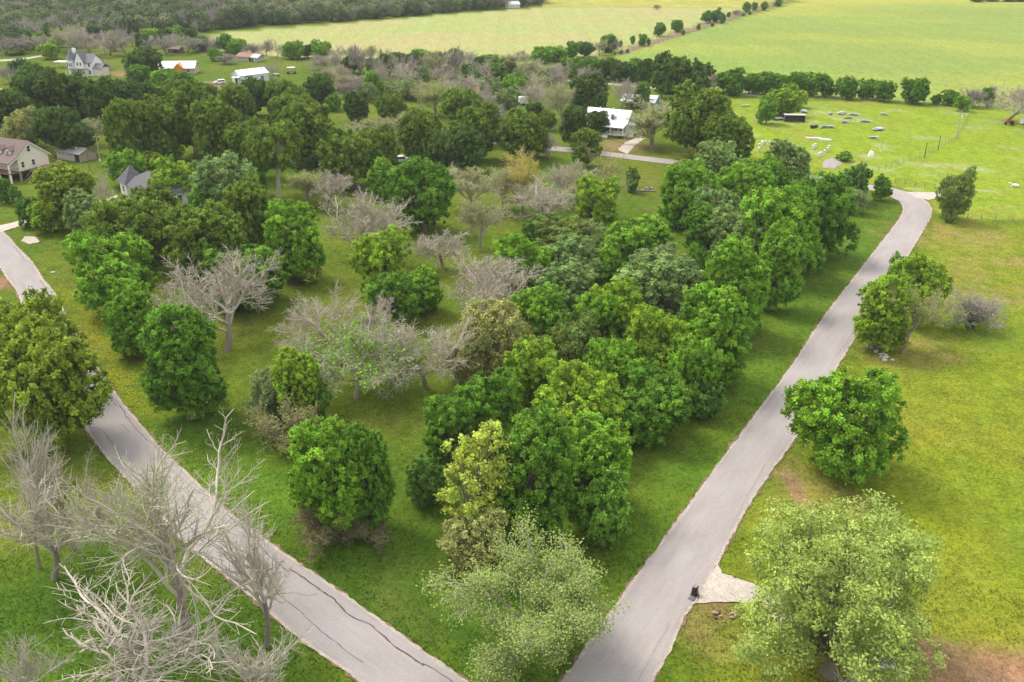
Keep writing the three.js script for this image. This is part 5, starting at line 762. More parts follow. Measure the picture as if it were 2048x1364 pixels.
  ['O', 53.83, -391.06, 3.76, 9.98, 2, 'nearest dark green oak to the white-roofed pavilion, in the wooded belt', 1],
  ['O', 43.67, -397.52, 4.28, 7.8, 2, 'second nearest dark green oak to the white-roofed pavilion, in the wooded belt', 1],
  ['O', 38.76, -402.68, 4.74, 8.45, 2, 'third nearest dark green oak to the white-roofed pavilion, in the wooded belt', 1],
  ['O', 54.47, -403.68, 4.14, 6.48, 2, 'fourth nearest dark green oak to the white-roofed pavilion, in the wooded belt', 1],
  ['O', 42.53, -412.23, 3.91, 6.93, 2, 'fifth nearest dark green oak to the white-roofed pavilion, in the wooded belt', 1],
  ['B', 49.2, -407.54, 3.91, 8.06, 3, 'only grey leafless tree close to the white-roofed pavilion, in the wooded belt', 1],
  ['E', 48.39, -399.78, 4.93, 8.68, 2, 'nearest dark green leafy tree to the white-roofed pavilion, in the wooded belt', 1],
  ['E', 32.65, -402.28, 4.59, 8.81, 2, 'second nearest dark green leafy tree to the white-roofed pavilion, in the wooded belt', 1],
  ['E', -66.11, -270.69, 2.05, 5.88, 2, 'nearest dark green leafy tree to the brown-roofed house, in the wooded belt', 1],
  ['E', -65.34, -297.46, 3.54, 6.26, 2, 'second nearest dark green leafy tree to the brown-roofed house, in the wooded belt', 1],
  ['E', -120.41, -286.44, 2.49, 6.92, 2, 'nearest dark green leafy tree to the grey-roofed shed, in the wooded belt', 1],
  ['E', -98.08, -284.76, 2.73, 4.53, 2, 'second nearest dark green leafy tree to the grey-roofed shed, in the wooded belt', 1],
  ['E', -140.24, -301.05, 3.9, 6.44, 2, 'third nearest dark green leafy tree to the grey-roofed shed, in the wooded belt', 1],
  ['S', -103.19, -276.8, 3.17, 4.91, 2, 'nearest dark green bush to the grey-roofed shed, in the wooded belt', 1],
  ['S', -113.84, -291.54, 2.15, 6.4, 2, 'second nearest dark green bush to the grey-roofed shed, in the wooded belt', 1],
  ['S', -91.36, -304.63, 2.97, 6.02, 2, 'third nearest dark green bush to the grey-roofed shed, in the wooded belt', 1],
  ['S', -98.57, -315.49, 3.77, 4.35, 2, 'fourth nearest dark green bush to the grey-roofed shed, in the wooded belt', 1],
  ['S', -80.57, -289.91, 3.55, 7.06, 2, 'nearest dark green bush to the brown-roofed house, in the wooded belt', 1],
  ['S', -75.49, -303.45, 2.75, 5.27, 2, 'second nearest dark green bush to the brown-roofed house, in the wooded belt', 1],
  ['G', -36.89, -256.6, 2.56, 4.3, 2, 'only olive shrubby tree close to the brown-roofed house, in the wooded belt', 1],
  ['G', -106.55, -310.34, 3.72, 6.69, 2, 'only olive shrubby tree close to the grey-roofed shed, in the wooded belt', 1],
  ['H', -71.38, -380.4, 2.55, 8.69, 1, 'nearest buff budding tree to the white metal barn, in the wooded belt', 1],
  ['H', -66.2, -375.82, 3.21, 6.3, 1, 'second nearest buff budding tree to the white metal barn, in the wooded belt', 1],
  ['S', 34.68, -167.69, 2.25, 6.9, 1, 'only green bush close to the road bend, in the undergrowth', 1],
  ['E', 6.79, -98.58, 3.08, 6.82, 1, 'nearest green leafy tree to the lemon yellow tree, in the undergrowth', 1],
  ['E', 8.33, -111.55, 2.62, 5.3, 1, 'second nearest green leafy tree to the lemon yellow tree, in the undergrowth', 1],
  ['E', 18.95, -112.7, 2.9, 6.17, 1, 'third nearest green leafy tree to the lemon yellow tree, in the undergrowth', 1],
  ['E', 25.86, -133.74, 2.68, 5.62, 1, 'fourth nearest green leafy tree to the lemon yellow tree, in the undergrowth', 1],
  ['E', 55.01, -187, 2.98, 8.04, 1, 'nearest green leafy tree to the road bend, in the undergrowth', 1],
  ['E', 48.37, -211.99, 2.79, 6.07, 1, 'second nearest green leafy tree to the road bend, in the undergrowth', 1],
  ['E', 48.55, -194.49, 2.71, 5.07, 1, 'third nearest green leafy tree to the road bend, in the undergrowth', 1],
  ['E', 44.68, -161.01, 3.03, 4.7, 1, 'fourth nearest green leafy tree to the road bend, in the undergrowth', 1],
  ['E', 22.37, -179.81, 2.54, 6.66, 1, 'fifth nearest green leafy tree to the road bend, in the undergrowth', 1],
  ['G', 17.46, -179.7, 3.03, 5.38, 2, 'only olive shrubby tree close to the silver dead tree, in the undergrowth', 1],
  ['G', -2.51, -110.3, 2.51, 7.36, 2, 'nearest olive shrubby tree to the lemon yellow tree, in the undergrowth', 1],
  ['G', 2.72, -125.49, 3.16, 6.33, 2, 'second nearest olive shrubby tree to the lemon yellow tree, in the undergrowth', 1],
  ['E', 30.76, -150.86, 2.38, 6.87, 2, 'only dark green leafy tree close to the lemon yellow tree, in the undergrowth', 1],
  ['E', 8.03, -169.99, 2.63, 4.06, 2, 'only dark green leafy tree close to the silver dead tree, in the undergrowth', 1],
  ['S', 4.51, -94.92, 2.52, 4.31, 2, 'nearest dark green bush to the lemon yellow tree, in the undergrowth', 1],
  ['S', 1.4, -101.27, 3.2, 6.59, 2, 'second nearest dark green bush to the lemon yellow tree, in the undergrowth', 1],
  ['S', 8.08, -118.77, 2.6, 4.88, 2, 'third nearest dark green bush to the lemon yellow tree, in the undergrowth', 1],
  ['S', 19.19, -130, 2.62, 6.74, 2, 'fourth nearest dark green bush to the lemon yellow tree, in the undergrowth', 1],
  ['S', 23.85, -147.91, 3.02, 6.95, 2, 'fifth nearest dark green bush to the lemon yellow tree, in the undergrowth', 1],
  ['S', 33.59, -134.86, 2.84, 6.41, 2, 'only dark green bush close to the upturned black bin, in the undergrowth', 1],
  ['E', 36.86, -145.19, 2.57, 6.49, 1, 'only green leafy tree close to the upturned black bin, in the undergrowth', 1],
  ['S', 6.61, -134.05, 2.89, 7.31, 1, 'nearest green bush to the lemon yellow tree, in the undergrowth', 1],
  ['S', 30.81, -141.55, 3.2, 6.13, 1, 'second nearest green bush to the lemon yellow tree, in the undergrowth', 1],
  ['S', 21.35, -160.04, 2.4, 5.87, 1, 'only green bush close to the silver dead tree, in the undergrowth', 1],
  ['E', 65.08, -219.5, 2.56, 7.06, 2, 'nearest dark green leafy tree to the road bend, in the undergrowth', 1],
  ['E', 43.08, -176.64, 2.73, 7.91, 2, 'second nearest dark green leafy tree to the road bend, in the undergrowth', 1],
  ['S', 66.81, -211.6, 3.19, 6.7, 2, 'nearest dark green bush to the road bend, in the undergrowth', 1],
  ['S', 59.51, -206.71, 3.26, 6.14, 2, 'second nearest dark green bush to the road bend, in the undergrowth', 1],
  ['S', 42.56, -194.38, 2.92, 7.76, 2, 'third nearest dark green bush to the road bend, in the undergrowth', 1],
  ['G', -58.64, -165.66, 2.77, 6.49, 1, 'only grey-green shrubby tree close to the silver dead tree, in the undergrowth', 1],
  ['S', -54.91, -173.67, 3.4, 4.73, 2, 'only dark green bush close to the silver dead tree, in the undergrowth', 1],
  ['G', -54.76, -188.57, 3.12, 6.14, 1, 'only grey-green shrubby tree close to the white slate-roofed house, in the undergrowth', 1],
  ['S', -74.66, -180.88, 2.8, 4.27, 2, 'only dark green bush close to the white slate-roofed house, in the undergrowth', 1],
  ['E', -68.13, -194.22, 2.86, 4.14, 0, 'nearest grey-green leafy tree to the white slate-roofed house, in the undergrowth', 1],
  ['E', -58.25, -192.95, 2.85, 6.44, 0, 'second nearest grey-green leafy tree to the white slate-roofed house, in the undergrowth', 1],
  ['E', -155.07, -491.43, 5.2, 7.36, 2, 'first dark green leafy tree from the left in the straw-coloured field hedgerow', 2],
  ['E', -141.68, -487.54, 4.17, 8.77, 2, 'second dark green leafy tree from the left in the straw-coloured field hedgerow', 2],
  ['E', -9.54, -427.19, 5.22, 6.61, 2, 'third dark green leafy tree from the left in the straw-coloured field hedgerow', 2],
  ['E', 28.87, -465.07, 3.68, 8.01, 2, 'fourth dark green leafy tree from the left in the straw-coloured field hedgerow', 2],
  ['B', -146.65, -487.5, 3.86, 6.77, 3, 'first grey leafless tree from the left in the straw-coloured field hedgerow', 2],
  ['B', -124.43, -475.61, 4.55, 6.52, 3, 'second grey leafless tree from the left in the straw-coloured field hedgerow', 2],
  ['B', -117.67, -471.49, 3.68, 9.06, 3, 'third grey leafless tree from the left in the straw-coloured field hedgerow', 2],
  ['B', -112.49, -469.6, 5.27, 9.16, 3, 'fourth grey leafless tree from the left in the straw-coloured field hedgerow', 2],
  ['B', -80.95, -458.23, 4.3, 7.86, 3, 'fifth grey leafless tree from the left in the straw-coloured field hedgerow', 2],
  ['B', -58.04, -445.28, 3.63, 7.95, 3, 'sixth grey leafless tree from the left in the straw-coloured field hedgerow', 2],
  ['B', -19.91, -425.52, 4.41, 8.92, 3, 'seventh grey leafless tree from the left in the straw-coloured field hedgerow', 2],
  ['B', 6.44, -437.98, 3.94, 7.87, 3, 'eighth grey leafless tree from the left in the straw-coloured field hedgerow', 2],
  ['B', 48.18, -485.82, 4.47, 7.16, 3, 'ninth grey leafless tree from the left in the straw-coloured field hedgerow', 2],
  ['E', -134.53, -482.56, 5.23, 6.9, 1, 'first green leafy tree from the left in the straw-coloured field hedgerow', 2],
  ['E', -102.72, -462.98, 5.23, 8.48, 1, 'second green leafy tree from the left in the straw-coloured field hedgerow', 2],
  ['E', -90.26, -463.33, 5.35, 8.63, 1, 'third green leafy tree from the left in the straw-coloured field hedgerow', 2],
  ['E', -40.1, -439.52, 5.07, 7.78, 1, 'fourth green leafy tree from the left in the straw-coloured field hedgerow', 2],
  ['E', 13.13, -447.65, 5.64, 7.47, 1, 'fifth green leafy tree from the left in the straw-coloured field hedgerow', 2],
  ['E', 20.05, -457.15, 5.77, 6.71, 1, 'sixth green leafy tree from the left in the straw-coloured field hedgerow', 2],
  ['O', -97.42, -468.01, 3.79, 6.08, 2, 'first dark green oak from the left in the straw-coloured field hedgerow', 2],
  ['O', -51.48, -439.35, 3.99, 6.35, 2, 'second dark green oak from the left in the straw-coloured field hedgerow', 2],
  ['O', -44.45, -434.75, 4.08, 6.35, 2, 'third dark green oak from the left in the straw-coloured field hedgerow', 2],
  ['O', -32.18, -432.44, 4.13, 7.45, 2, 'fourth dark green oak from the left in the straw-coloured field hedgerow', 2],
  ['O', -25.51, -432.79, 4.42, 8.39, 2, 'fifth dark green oak from the left in the straw-coloured field hedgerow', 2],
  ['O', -14.2, -424.89, 3.59, 6.12, 2, 'sixth dark green oak from the left in the straw-coloured field hedgerow', 2],
  ['O', 34.77, -470.69, 5.03, 6.94, 2, 'seventh dark green oak from the left in the straw-coloured field hedgerow', 2],
  ['H', -74.12, -458.12, 5.62, 5.61, 1, 'first buff budding tree from the left in the straw-coloured field hedgerow', 2],
  ['H', -64.16, -446.08, 3.76, 9.05, 1, 'second buff budding tree from the left in the straw-coloured field hedgerow', 2],
  ['H', -2.19, -432.94, 5.21, 7.1, 1, 'third buff budding tree from the left in the straw-coloured field hedgerow', 2],
  ['H', 42.57, -477.09, 3.67, 7.52, 1, 'fourth buff budding tree from the left in the straw-coloured field hedgerow', 2],
  ['B', 76.93, -367.41, 3.21, 8.94, 3, 'first grey leafless tree from the left in the paddock hedge', 3],
  ['B', 163.26, -340.65, 4.05, 7.28, 3, 'second grey leafless tree from the left in the paddock hedge', 3],
  ['E', 82.4, -366.31, 6.21, 10.02, 2, 'first dark green leafy tree from the left in the paddock hedge', 3],
  ['E', 90.19, -368.52, 3.6, 7.5, 2, 'second dark green leafy tree from the left in the paddock hedge', 3],
  ['E', 95.65, -366.31, 4.9, 8.56, 2, 'third dark green leafy tree from the left in the paddock hedge', 3],
  ['E', 101.07, -365.22, 4.32, 7.8, 2, 'fourth dark green leafy tree from the left in the paddock hedge', 3],
  ['E', 107.42, -365.22, 4.13, 8.36, 2, 'fifth dark green leafy tree from the left in the paddock hedge', 3],
  ['E', 112.46, -361.97, 3.72, 8.68, 2, 'sixth dark green leafy tree from the left in the paddock hedge', 3],
  ['E', 116.96, -361.97, 3.72, 8.31, 2, 'seventh dark green leafy tree from the left in the paddock hedge', 3],
  ['E', 123.07, -356.67, 4.22, 8.37, 2, 'eighth dark green leafy tree from the left in the paddock hedge', 3],
  ['E', 130.69, -356.67, 3.68, 7.28, 2, 'ninth dark green leafy tree from the left in the paddock hedge', 3],
  ['E', 135.62, -352.54, 4.54, 7.55, 2, 'tenth dark green leafy tree from the left in the paddock hedge', 3],
  ['E', 144.42, -347.5, 5.02, 9.23, 2, 'eleventh dark green leafy tree from the left in the paddock hedge', 3],
  ['E', 156.47, -344.53, 3.74, 5.27, 2, 'twelfth dark green leafy tree from the left in the paddock hedge', 3],
  ['E', 168.01, -340.65, 2.29, 7.37, 2, '13th dark green leafy tree from the left in the paddock hedge', 3],
  ['E', 82.52, -310.68, 3.55, 9.36, 1, 'first green leafy tree from the left in the paddock hedge', 3],
  ['E', 155.65, -333.14, 2.94, 5.14, 1, 'second green leafy tree from the left in the paddock hedge', 3],
  ['E', 90.81, -324.16, 6.04, 10.32, 3, 'only light green leafy tree in the paddock hedge', 3],
  ['S', 99.87, -339.7, 3.87, 6.09, 3, 'only light green bush in the paddock hedge', 3],
  ['S', 152.11, -346.5, 2.33, 3.55, 2, 'only dark green bush in the paddock hedge', 3],
  ['E', 47.5, -486.7, 4.18, 8.69, 2, 'first dark green leafy tree from the left on the diagonal far fence line', 4],
  ['E', 67.51, -512.23, 2.33, 6.09, 2, 'second dark green leafy tree from the left on the diagonal far fence line', 4],
  ['E', 82.86, -556.86, 3.5, 7.39, 2, 'third dark green leafy tree from the left on the diagonal far fence line', 4],
  ['E', 95.86, -576.84, 3.91, 6.78, 2, 'fourth dark green leafy tree from the left on the diagonal far fence line', 4],
  ['E', 122.34, -627.23, 3.76, 7.64, 2, 'fifth dark green leafy tree from the left on the diagonal far fence line', 4],
  ['E', 128.55, -633.35, 3.8, 7.71, 2, 'sixth dark green leafy tree from the left on the diagonal far fence line', 4],
  ['E', 163.39, -697.77, 3.13, 7.1, 2, 'seventh dark green leafy tree from the left on the diagonal far fence line', 4],
  ['E', 172.57, -712.97, 2.31, 5.87, 2, 'eighth dark green leafy tree from the left on the diagonal far fence line', 4],
  ['E', 179.3, -712.97, 2.66, 6.21, 2, 'ninth dark green leafy tree from the left on the diagonal far fence line', 4],
  ['E', 197.55, -745.35, 3.52, 5.75, 2, 'tenth dark green leafy tree from the left on the diagonal far fence line', 4],
  ['S', 49.94, -477.51, 0.97, 2.38, 3, 'first light green bush from the left on the diagonal far fence line', 4],
  ['S', 147.53, -712.97, 1.42, 2.42, 3, 'second light green bush from the left on the diagonal far fence line', 4],
  ['S', 55.51, -508.13, 1.41, 3.53, 2, 'first dark green bush from the left on the diagonal far fence line', 4],
  ['S', 53.24, -481.15, 0.85, 1.92, 2, 'second dark green bush from the left on the diagonal far fence line', 4],
  ['S', 56.82, -484.83, 0.86, 1.93, 2, 'third dark green bush from the left on the diagonal far fence line', 4],
  ['S', 70.95, -514.3, 1.17, 4.09, 2, 'fourth dark green bush from the left on the diagonal far fence line', 4],
  ['S', 96.71, -561.73, 1.27, 3.05, 2, 'fifth dark green bush from the left on the diagonal far fence line', 4],
  ['S', 110.04, -587.36, 1.33, 3.75, 2, 'sixth dark green bush from the left on the diagonal far fence line', 4],
  ['S', 122.1, -606.67, 1.22, 2.08, 2, 'seventh dark green bush from the left on the diagonal far fence line', 4],
  ['S', 131.82, -624.21, 2.19, 7.02, 2, 'eighth dark green bush from the left on the diagonal far fence line', 4],
  ['S', 144.07, -665.76, 1.66, 3.24, 2, 'ninth dark green bush from the left on the diagonal far fence line', 4],
  ['S', 155.64, -672.63, 1.34, 1.96, 2, 'tenth dark green bush from the left on the diagonal far fence line', 4],
  ['S', 161.58, -679.63, 1.19, 2.65, 2, 'eleventh dark green bush from the left on the diagonal far fence line', 4],
  ['S', 63.35, -520.6, 1.58, 4.65, 0, 'only green bush on the diagonal far fence line', 4],
  ['B', 104.1, -720.81, 2.33, 3.8, 3, 'first grey leafless tree from the left on the diagonal far fence line', 4],
  ['B', 151.96, -679.63, 2.88, 3.92, 3, 'second grey leafless tree from the left on the diagonal far fence line', 4],
  ['E', 363.16, -785.34, 5.07, 3.75, 2, 'first dark green leafy tree from the left at the far top corner', 5],
  ['E', 376.99, -790.04, 5.88, 4.15, 2, 'second dark green leafy tree from the left at the far top corner', 5],
  ['E', 388.8, -790.04, 5.49, 3.77, 2, 'third dark green leafy tree from the left at the far top corner', 5],
  ['E', 399.35, -790.04, 5.88, 4.15, 2, 'fourth dark green leafy tree from the left at the far top corner', 5],
];
const GROUPS = ['trees of the grove and the lawns', 'trees of the wooded belt', 'far hedgerow trees', 'paddock hedge trees', 'fence line trees', 'far pasture trees'];
{
  const r = rng(77);
  for (const [t, x, z, R, h, tone, label, g] of TREES) {
    let key = t;
    if (t === 'E' && R < 3.9) key = 'e'; if (t === 'E' && h / R > 2.65 && h > 9) key = 'L'; if (t === 'O' && h / R > 2.25) key = 'A'; if (t === 'B') key = h < 7.5 && R / h > 0.5 ? 'b' : z > -95 ? 'F' : 'B'; if (t === 'H' && z > -72 && R > 5 && x > -10) key = 'K'; else if (t === 'H' && z > -95) key = 'h';
    const L = PROTO[key], q = L[Math.floor(r() * L.length)], o = new THREE.Group(); o.name = numbered(NAME[t]); o.position.set(x, 0, z); o.rotation.y = r() * 6.283; o.scale.set(R / q.R * (0.97 + 0.06 * r()), h / q.H, R / q.R * (0.97 + 0.06 * r()));
    const wood = barkMat((WOOD[t] ?? [[0.22, 0.18, 0.15]])[Math.min(tone, (WOOD[t] ?? [0]).length - 1)]);
    part('trunk', q.trunk, t === 'H' || t === 'B' ? barkMat([0.26, 0.22, 0.19]) : wood, o);
    if (q.branches) part('branches', q.branches, wood, o);
    if (q.twigs) part('twigs', q.twigs, wood, o);
    if (q.crown) part('crown', q.crown, leafMat(LEAF[t][Math.min(tone, LEAF[t].length - 1)]), o);
    scene.add(o); tag(o, label, CAT[t] ?? 'tree', GROUPS[g]);
  }
}


// ---------- vehicles ----------
function car(name, label, pos, turn, body, group) {
  const t = thing(name, label, 'car', pos, turn, group), s = new THREE.Shape([[-2.25, 0.35], [2.2, 0.35], [2.28, 0.8], [2.1, 1.0], [1.15, 1.08], [0.55, 1.68], [-1.75, 1.72], [-2.2, 1.1]].map((p) => new THREE.Vector2(...p)));
  part('body', new THREE.ExtrudeGeometry(s, { depth: 1.6, bevelEnabled: true, bevelSize: 0.08, bevelThickness: 0.08, bevelSegments: 2 }).translate(0, 0, -0.8), paint(...body, 0.3, 0.1), t);
  const g = new THREE.Shape([[-1.95, 1.12], [0.95, 1.12], [0.48, 1.58], [-1.68, 1.6]].map((p) => new THREE.Vector2(...p)));
  for (const z of [-0.92, 0.89]) part('side_window', new THREE.ExtrudeGeometry(g, { depth: 0.03, bevelEnabled: false }).translate(0, 0, z), GLASS, t); part('windscreen', bar([0.95, 1.2, 0], [0.62, 1.6, 0], 0.04).scale(1, 1, 18).translate(0.14, 0.03, 0), GLASS, t);
  for (const x of [-1.4, 1.4]) for (const z of [-0.82, 0.82]) { const w = part('wheel', new THREE.CylinderGeometry(0.36, 0.36, 0.26, 14).rotateX(Math.PI / 2).translate(x, 0.36, z), paint(0.025, 0.025, 0.025), t); part('rim', new THREE.CylinderGeometry(0.2, 0.2, 0.28, 10).rotateX(Math.PI / 2).translate(x, 0.36, z), paint(0.5, 0.5, 0.5, 0.3, 0.8), w); }
  for (const z of [-0.6, 0.6]) part('headlight', box(0.06, 0.16, 0.3, 2.34, 0.72, z), paint(0.8, 0.8, 0.78, 0.2), t);
}
car('parked_car', 'white car parked on the dirt before the white metal barn', [-117.4, -390.8], 200 * D, [0.8, 0.8, 0.79]);
car('parked_car', 'white car parked under the oaks behind the pointed bluish tree', [-30.4, -258.61], 20 * D, [0.78, 0.78, 0.77]);
car('parked_car', 'dark car parked among the trunks under the belt of oaks', [-36.71, -243.25], 30 * D, [0.03, 0.035, 0.045]);
car('parked_car', 'light car standing beside the dark car under the oaks', [-39.83, -243.25], 25 * D, [0.6, 0.63, 0.66]);
car('parked_car', 'grey pickup with white cab at the picture edge by the red tractor', [167.11, -310.68], 15 * D, [0.75, 0.76, 0.78]);
{ const t = thing('tractor', 'small red tractor parked under the big leafless tree', 'tractor', [160.97, -309.07], 160 * D), red = paint(0.42, 0.05, 0.03, 0.5), tyre = paint(0.025, 0.025, 0.025);
  part('body', [box(1.5, 0.6, 0.6, 0.7, 0.7), box(0.9, 0.4, 0.7, -0.4, 0.6)], red, t); part('seat', [box(0.5, 0.1, 0.5, -0.7, 1.15), box(0.1, 0.5, 0.5, -0.95, 1.2)], tyre, t); part('exhaust', rod(0.05, 0.05, 0.9, 1.0, 1.3, 0.15), GREY_WOOD, t); part('steering_wheel', new THREE.TorusGeometry(0.22, 0.03, 6, 14).rotateX(1.1).translate(0, 1.5, 0), tyre, t);
  for (const z of [-0.6, 0.6]) { part('rear_wheel', new THREE.CylinderGeometry(0.7, 0.7, 0.36, 18).rotateX(Math.PI / 2).translate(-0.6, 0.7, z), tyre, t); part('front_wheel', new THREE.CylinderGeometry(0.38, 0.38, 0.22, 14).rotateX(Math.PI / 2).translate(1.2, 0.38, z), tyre, t); part('mudguard', box(1.0, 0.06, 0.4, -0.6, 1.42, z), red, t); } }

// ---------- the upturned bin by the road ----------
{ const t = thing('wheelie_bin', 'black wheelie bin standing upside down on the road by the driveway, lid on the ground', 'bin', [18.24, -76.23], -38 * D), blk = paint(0.018, 0.017, 0.018, 0.45);
  const g = new THREE.CylinderGeometry(0.30, 0.41, 0.98, 4, 1).rotateY(Math.PI / 4).translate(0, 0.52, 0); part('body', g, blk, t); part('rim', [box(0.64, 0.08, 0.64, 0, 0.03)], blk, t); part('base', [box(0.34, 0.05, 0.3, 0, 1.0, 0.02), box(0.1, 0.06, 0.36, -0.12, 1.03), box(0.1, 0.06, 0.36, 0.12, 1.03)], paint(0.28, 0.24, 0.21, 0.9), t);
  for (const x of [-0.2, 0.2]) part('wheel', new THREE.CylinderGeometry(0.1, 0.1, 0.06, 14).rotateZ(Math.PI / 2).translate(x, 0.95, -0.26), blk, t); part('axle', bar([-0.2, 0.95, -0.26], [0.2, 0.95, -0.26], 0.02), GREY_WOOD, t);
  part('lid', new THREE.CylinderGeometry(0.40, 0.46, 0.09, 4, 1).rotateY(Math.PI / 4).translate(0.05, 0.09, 0.66), paint(0.12, 0.12, 0.14, 0.35), t); part('hinge', bar([-0.2, 0.06, 0.36], [0.2, 0.06, 0.36], 0.025), blk, t); }

// ---------- poles, posts, fences ----------
function pole(label, p, h, r, m, extras) { const t = thing('utility_pole', label, 'pole', p); part('shaft', rod(r * 1.2, r * 0.85, h, 0, -0.3, 0, 10), m, t); if (extras) extras(t); }
const POLE = paint(0.20, 0.15, 0.12, 0.95), PALEPOLE = paint(0.42, 0.36, 0.30, 0.95);
pole('dark leaning-looking bare pole on the lawn before the grey-roofed shed', [-112.23, -249.08], 6.5, 0.11, POLE);
pole('tall pale pole with white meter box beside the grey-roofed shed', [-110.91, -253.48], 9, 0.14, PALEPOLE, (t) => { part('meter_box', box(0.4, 0.7, 0.25, 0, 1.4, 0.2), WHITE, t); part('crossarm', box(1.8, 0.12, 0.12, 0, 8.0), PALEPOLE, t); });
pole('short black post in the paddock, the one nearer the gravel heap', [115.34, -263.32], 4.6, 0.09, paint(0.04, 0.035, 0.035));
pole('short black post in the paddock, the one nearer the wire fence', [122.91, -272.6], 4.6, 0.09, paint(0.04, 0.035, 0.035));
pole('tall pole with a white transformer at the end of the wire fence', [133.79, -285.92], 9.5, 0.14, PALEPOLE, (t) => { part('transformer', rod(0.28, 0.28, 0.8, 0.35, 6.6), WHITE, t); part('crossarm', box(1.6, 0.12, 0.12, 0, 8.6), PALEPOLE, t); });
pole('pole with a lamp in front of the paddock bush', [80.66, -311.5], 7.5, 0.13, PALEPOLE, (t) => { part('lamp_arm', bar([0, 6.9, 0], [0.8, 7.2, 0], 0.04), GREY_WOOD, t); part('lamp_head', new THREE.SphereGeometry(0.2, 10, 8).translate(0.85, 7.15, 0), WHITE, t); });
pole('pale pole behind the hedge of the bright pasture', [148.3, -346.5], 8.5, 0.1, PALEPOLE, (t) => { part('crossarm', box(1.4, 0.1, 0.1, 0, 7.8), PALEPOLE, t); });
pole('thin pole on the grass behind the white metal barn', [-114.5, -431.57], 6.0, 0.08, PALEPOLE, (t) => { part('cap', box(0.5, 0.2, 0.3, 0, 5.6), WHITE, t); });
pole('short post with a white foot on the paddock beside the white sack', [105.43, -270.07], 3.2, 0.07, GREY_WOOD, (t) => { part('foot', rod(0.12, 0.12, 0.9), WHITE, t); });
function fence(name, label, pts, step, h, m, rails, group) {
  const p = resample(pts, step), t = thing(name, label, 'fence', p[0], 0, group), [ox, oz] = p[0];
  p.forEach(([x, z]) => part('post', box(0.12, h, 0.12, x - ox, -0.1, z - oz), m, t));
  for (const y of rails) part('rail', p.slice(1).map(([x, z], i) => bar([p[i][0] - ox, y, p[i][1] - oz], [x - ox, y, z - oz], rails.w ?? 0.02, 4)), m, t);
}
const wire = Object.assign([0.4, 0.8, 1.15], { w: 0.018 }), wood3 = Object.assign([0.35, 0.75, 1.1], { w: 0.05 });
fence('wire_fence', 'wire fence crossing the paddock up to the tall pole', [[83.49, -233.24], [95.13, -246.93], [112.23, -262.13], [127.92, -279.78], [136.05, -290.15], [156.38, -327.69]], 3.2, 1.3, GREY_WOOD, wire);
fence('plank_fence', 'rusty rail fence beside the outer side of the road bend', [[97.11, -236.17], [101.04, -233.24], [106.93, -229.92]], 2.4, 1.3, paint(0.33, 0.20, 0.15), wood3);
fence('wire_fence', 'thin wire fence between the paddock and the dry lawn', [[102.15, -205.68], [107.43, -203.76], [114.28, -201.89]], 3.0, 1.2, GREY_WOOD, wire);
fence('wire_fence', 'diagonal fence edging the bright pasture beside the bare strip', [[48.43, -473.93], [84.53, -538.15], [125.4, -615.32], [165.02, -694.07], [216.41, -790.04]], 7, 1.4, DARK_WOOD, wire);
fence('wire_fence', 'diagonal fence edging the straw-coloured field beside the bare strip', [[52.52, -490.47], [86.27, -559.28], [125.74, -633.35], [171.13, -720.81], [212.98, -799.61]], 8, 1.4, DARK_WOOD, wire);
fence('wire_fence', 'long fence below the hedge of the bright pasture', [[78.08, -363.05], [107.52, -360.9], [127.13, -352.54], [146.92, -342.58], [163.49, -335.92], [179.58, -333.14]], 5, 1.3, GREY_WOOD, wire);
fence('wire_fence', 'fence across the meadow behind the white metal barn', [[-122.65, -417.13], [-108.37, -419.94], [-98.87, -425.68], [-85.83, -437.62], [-73.63, -445.4]], 4, 1.2, DARK_WOOD, wire);
fence('wire_fence', 'thin far fence at the top of the straw-coloured field', [[24.24, -736.99], [100.83, -732.88], [164.81, -724.79]], 14, 1.4, DARK_WOOD, wire);

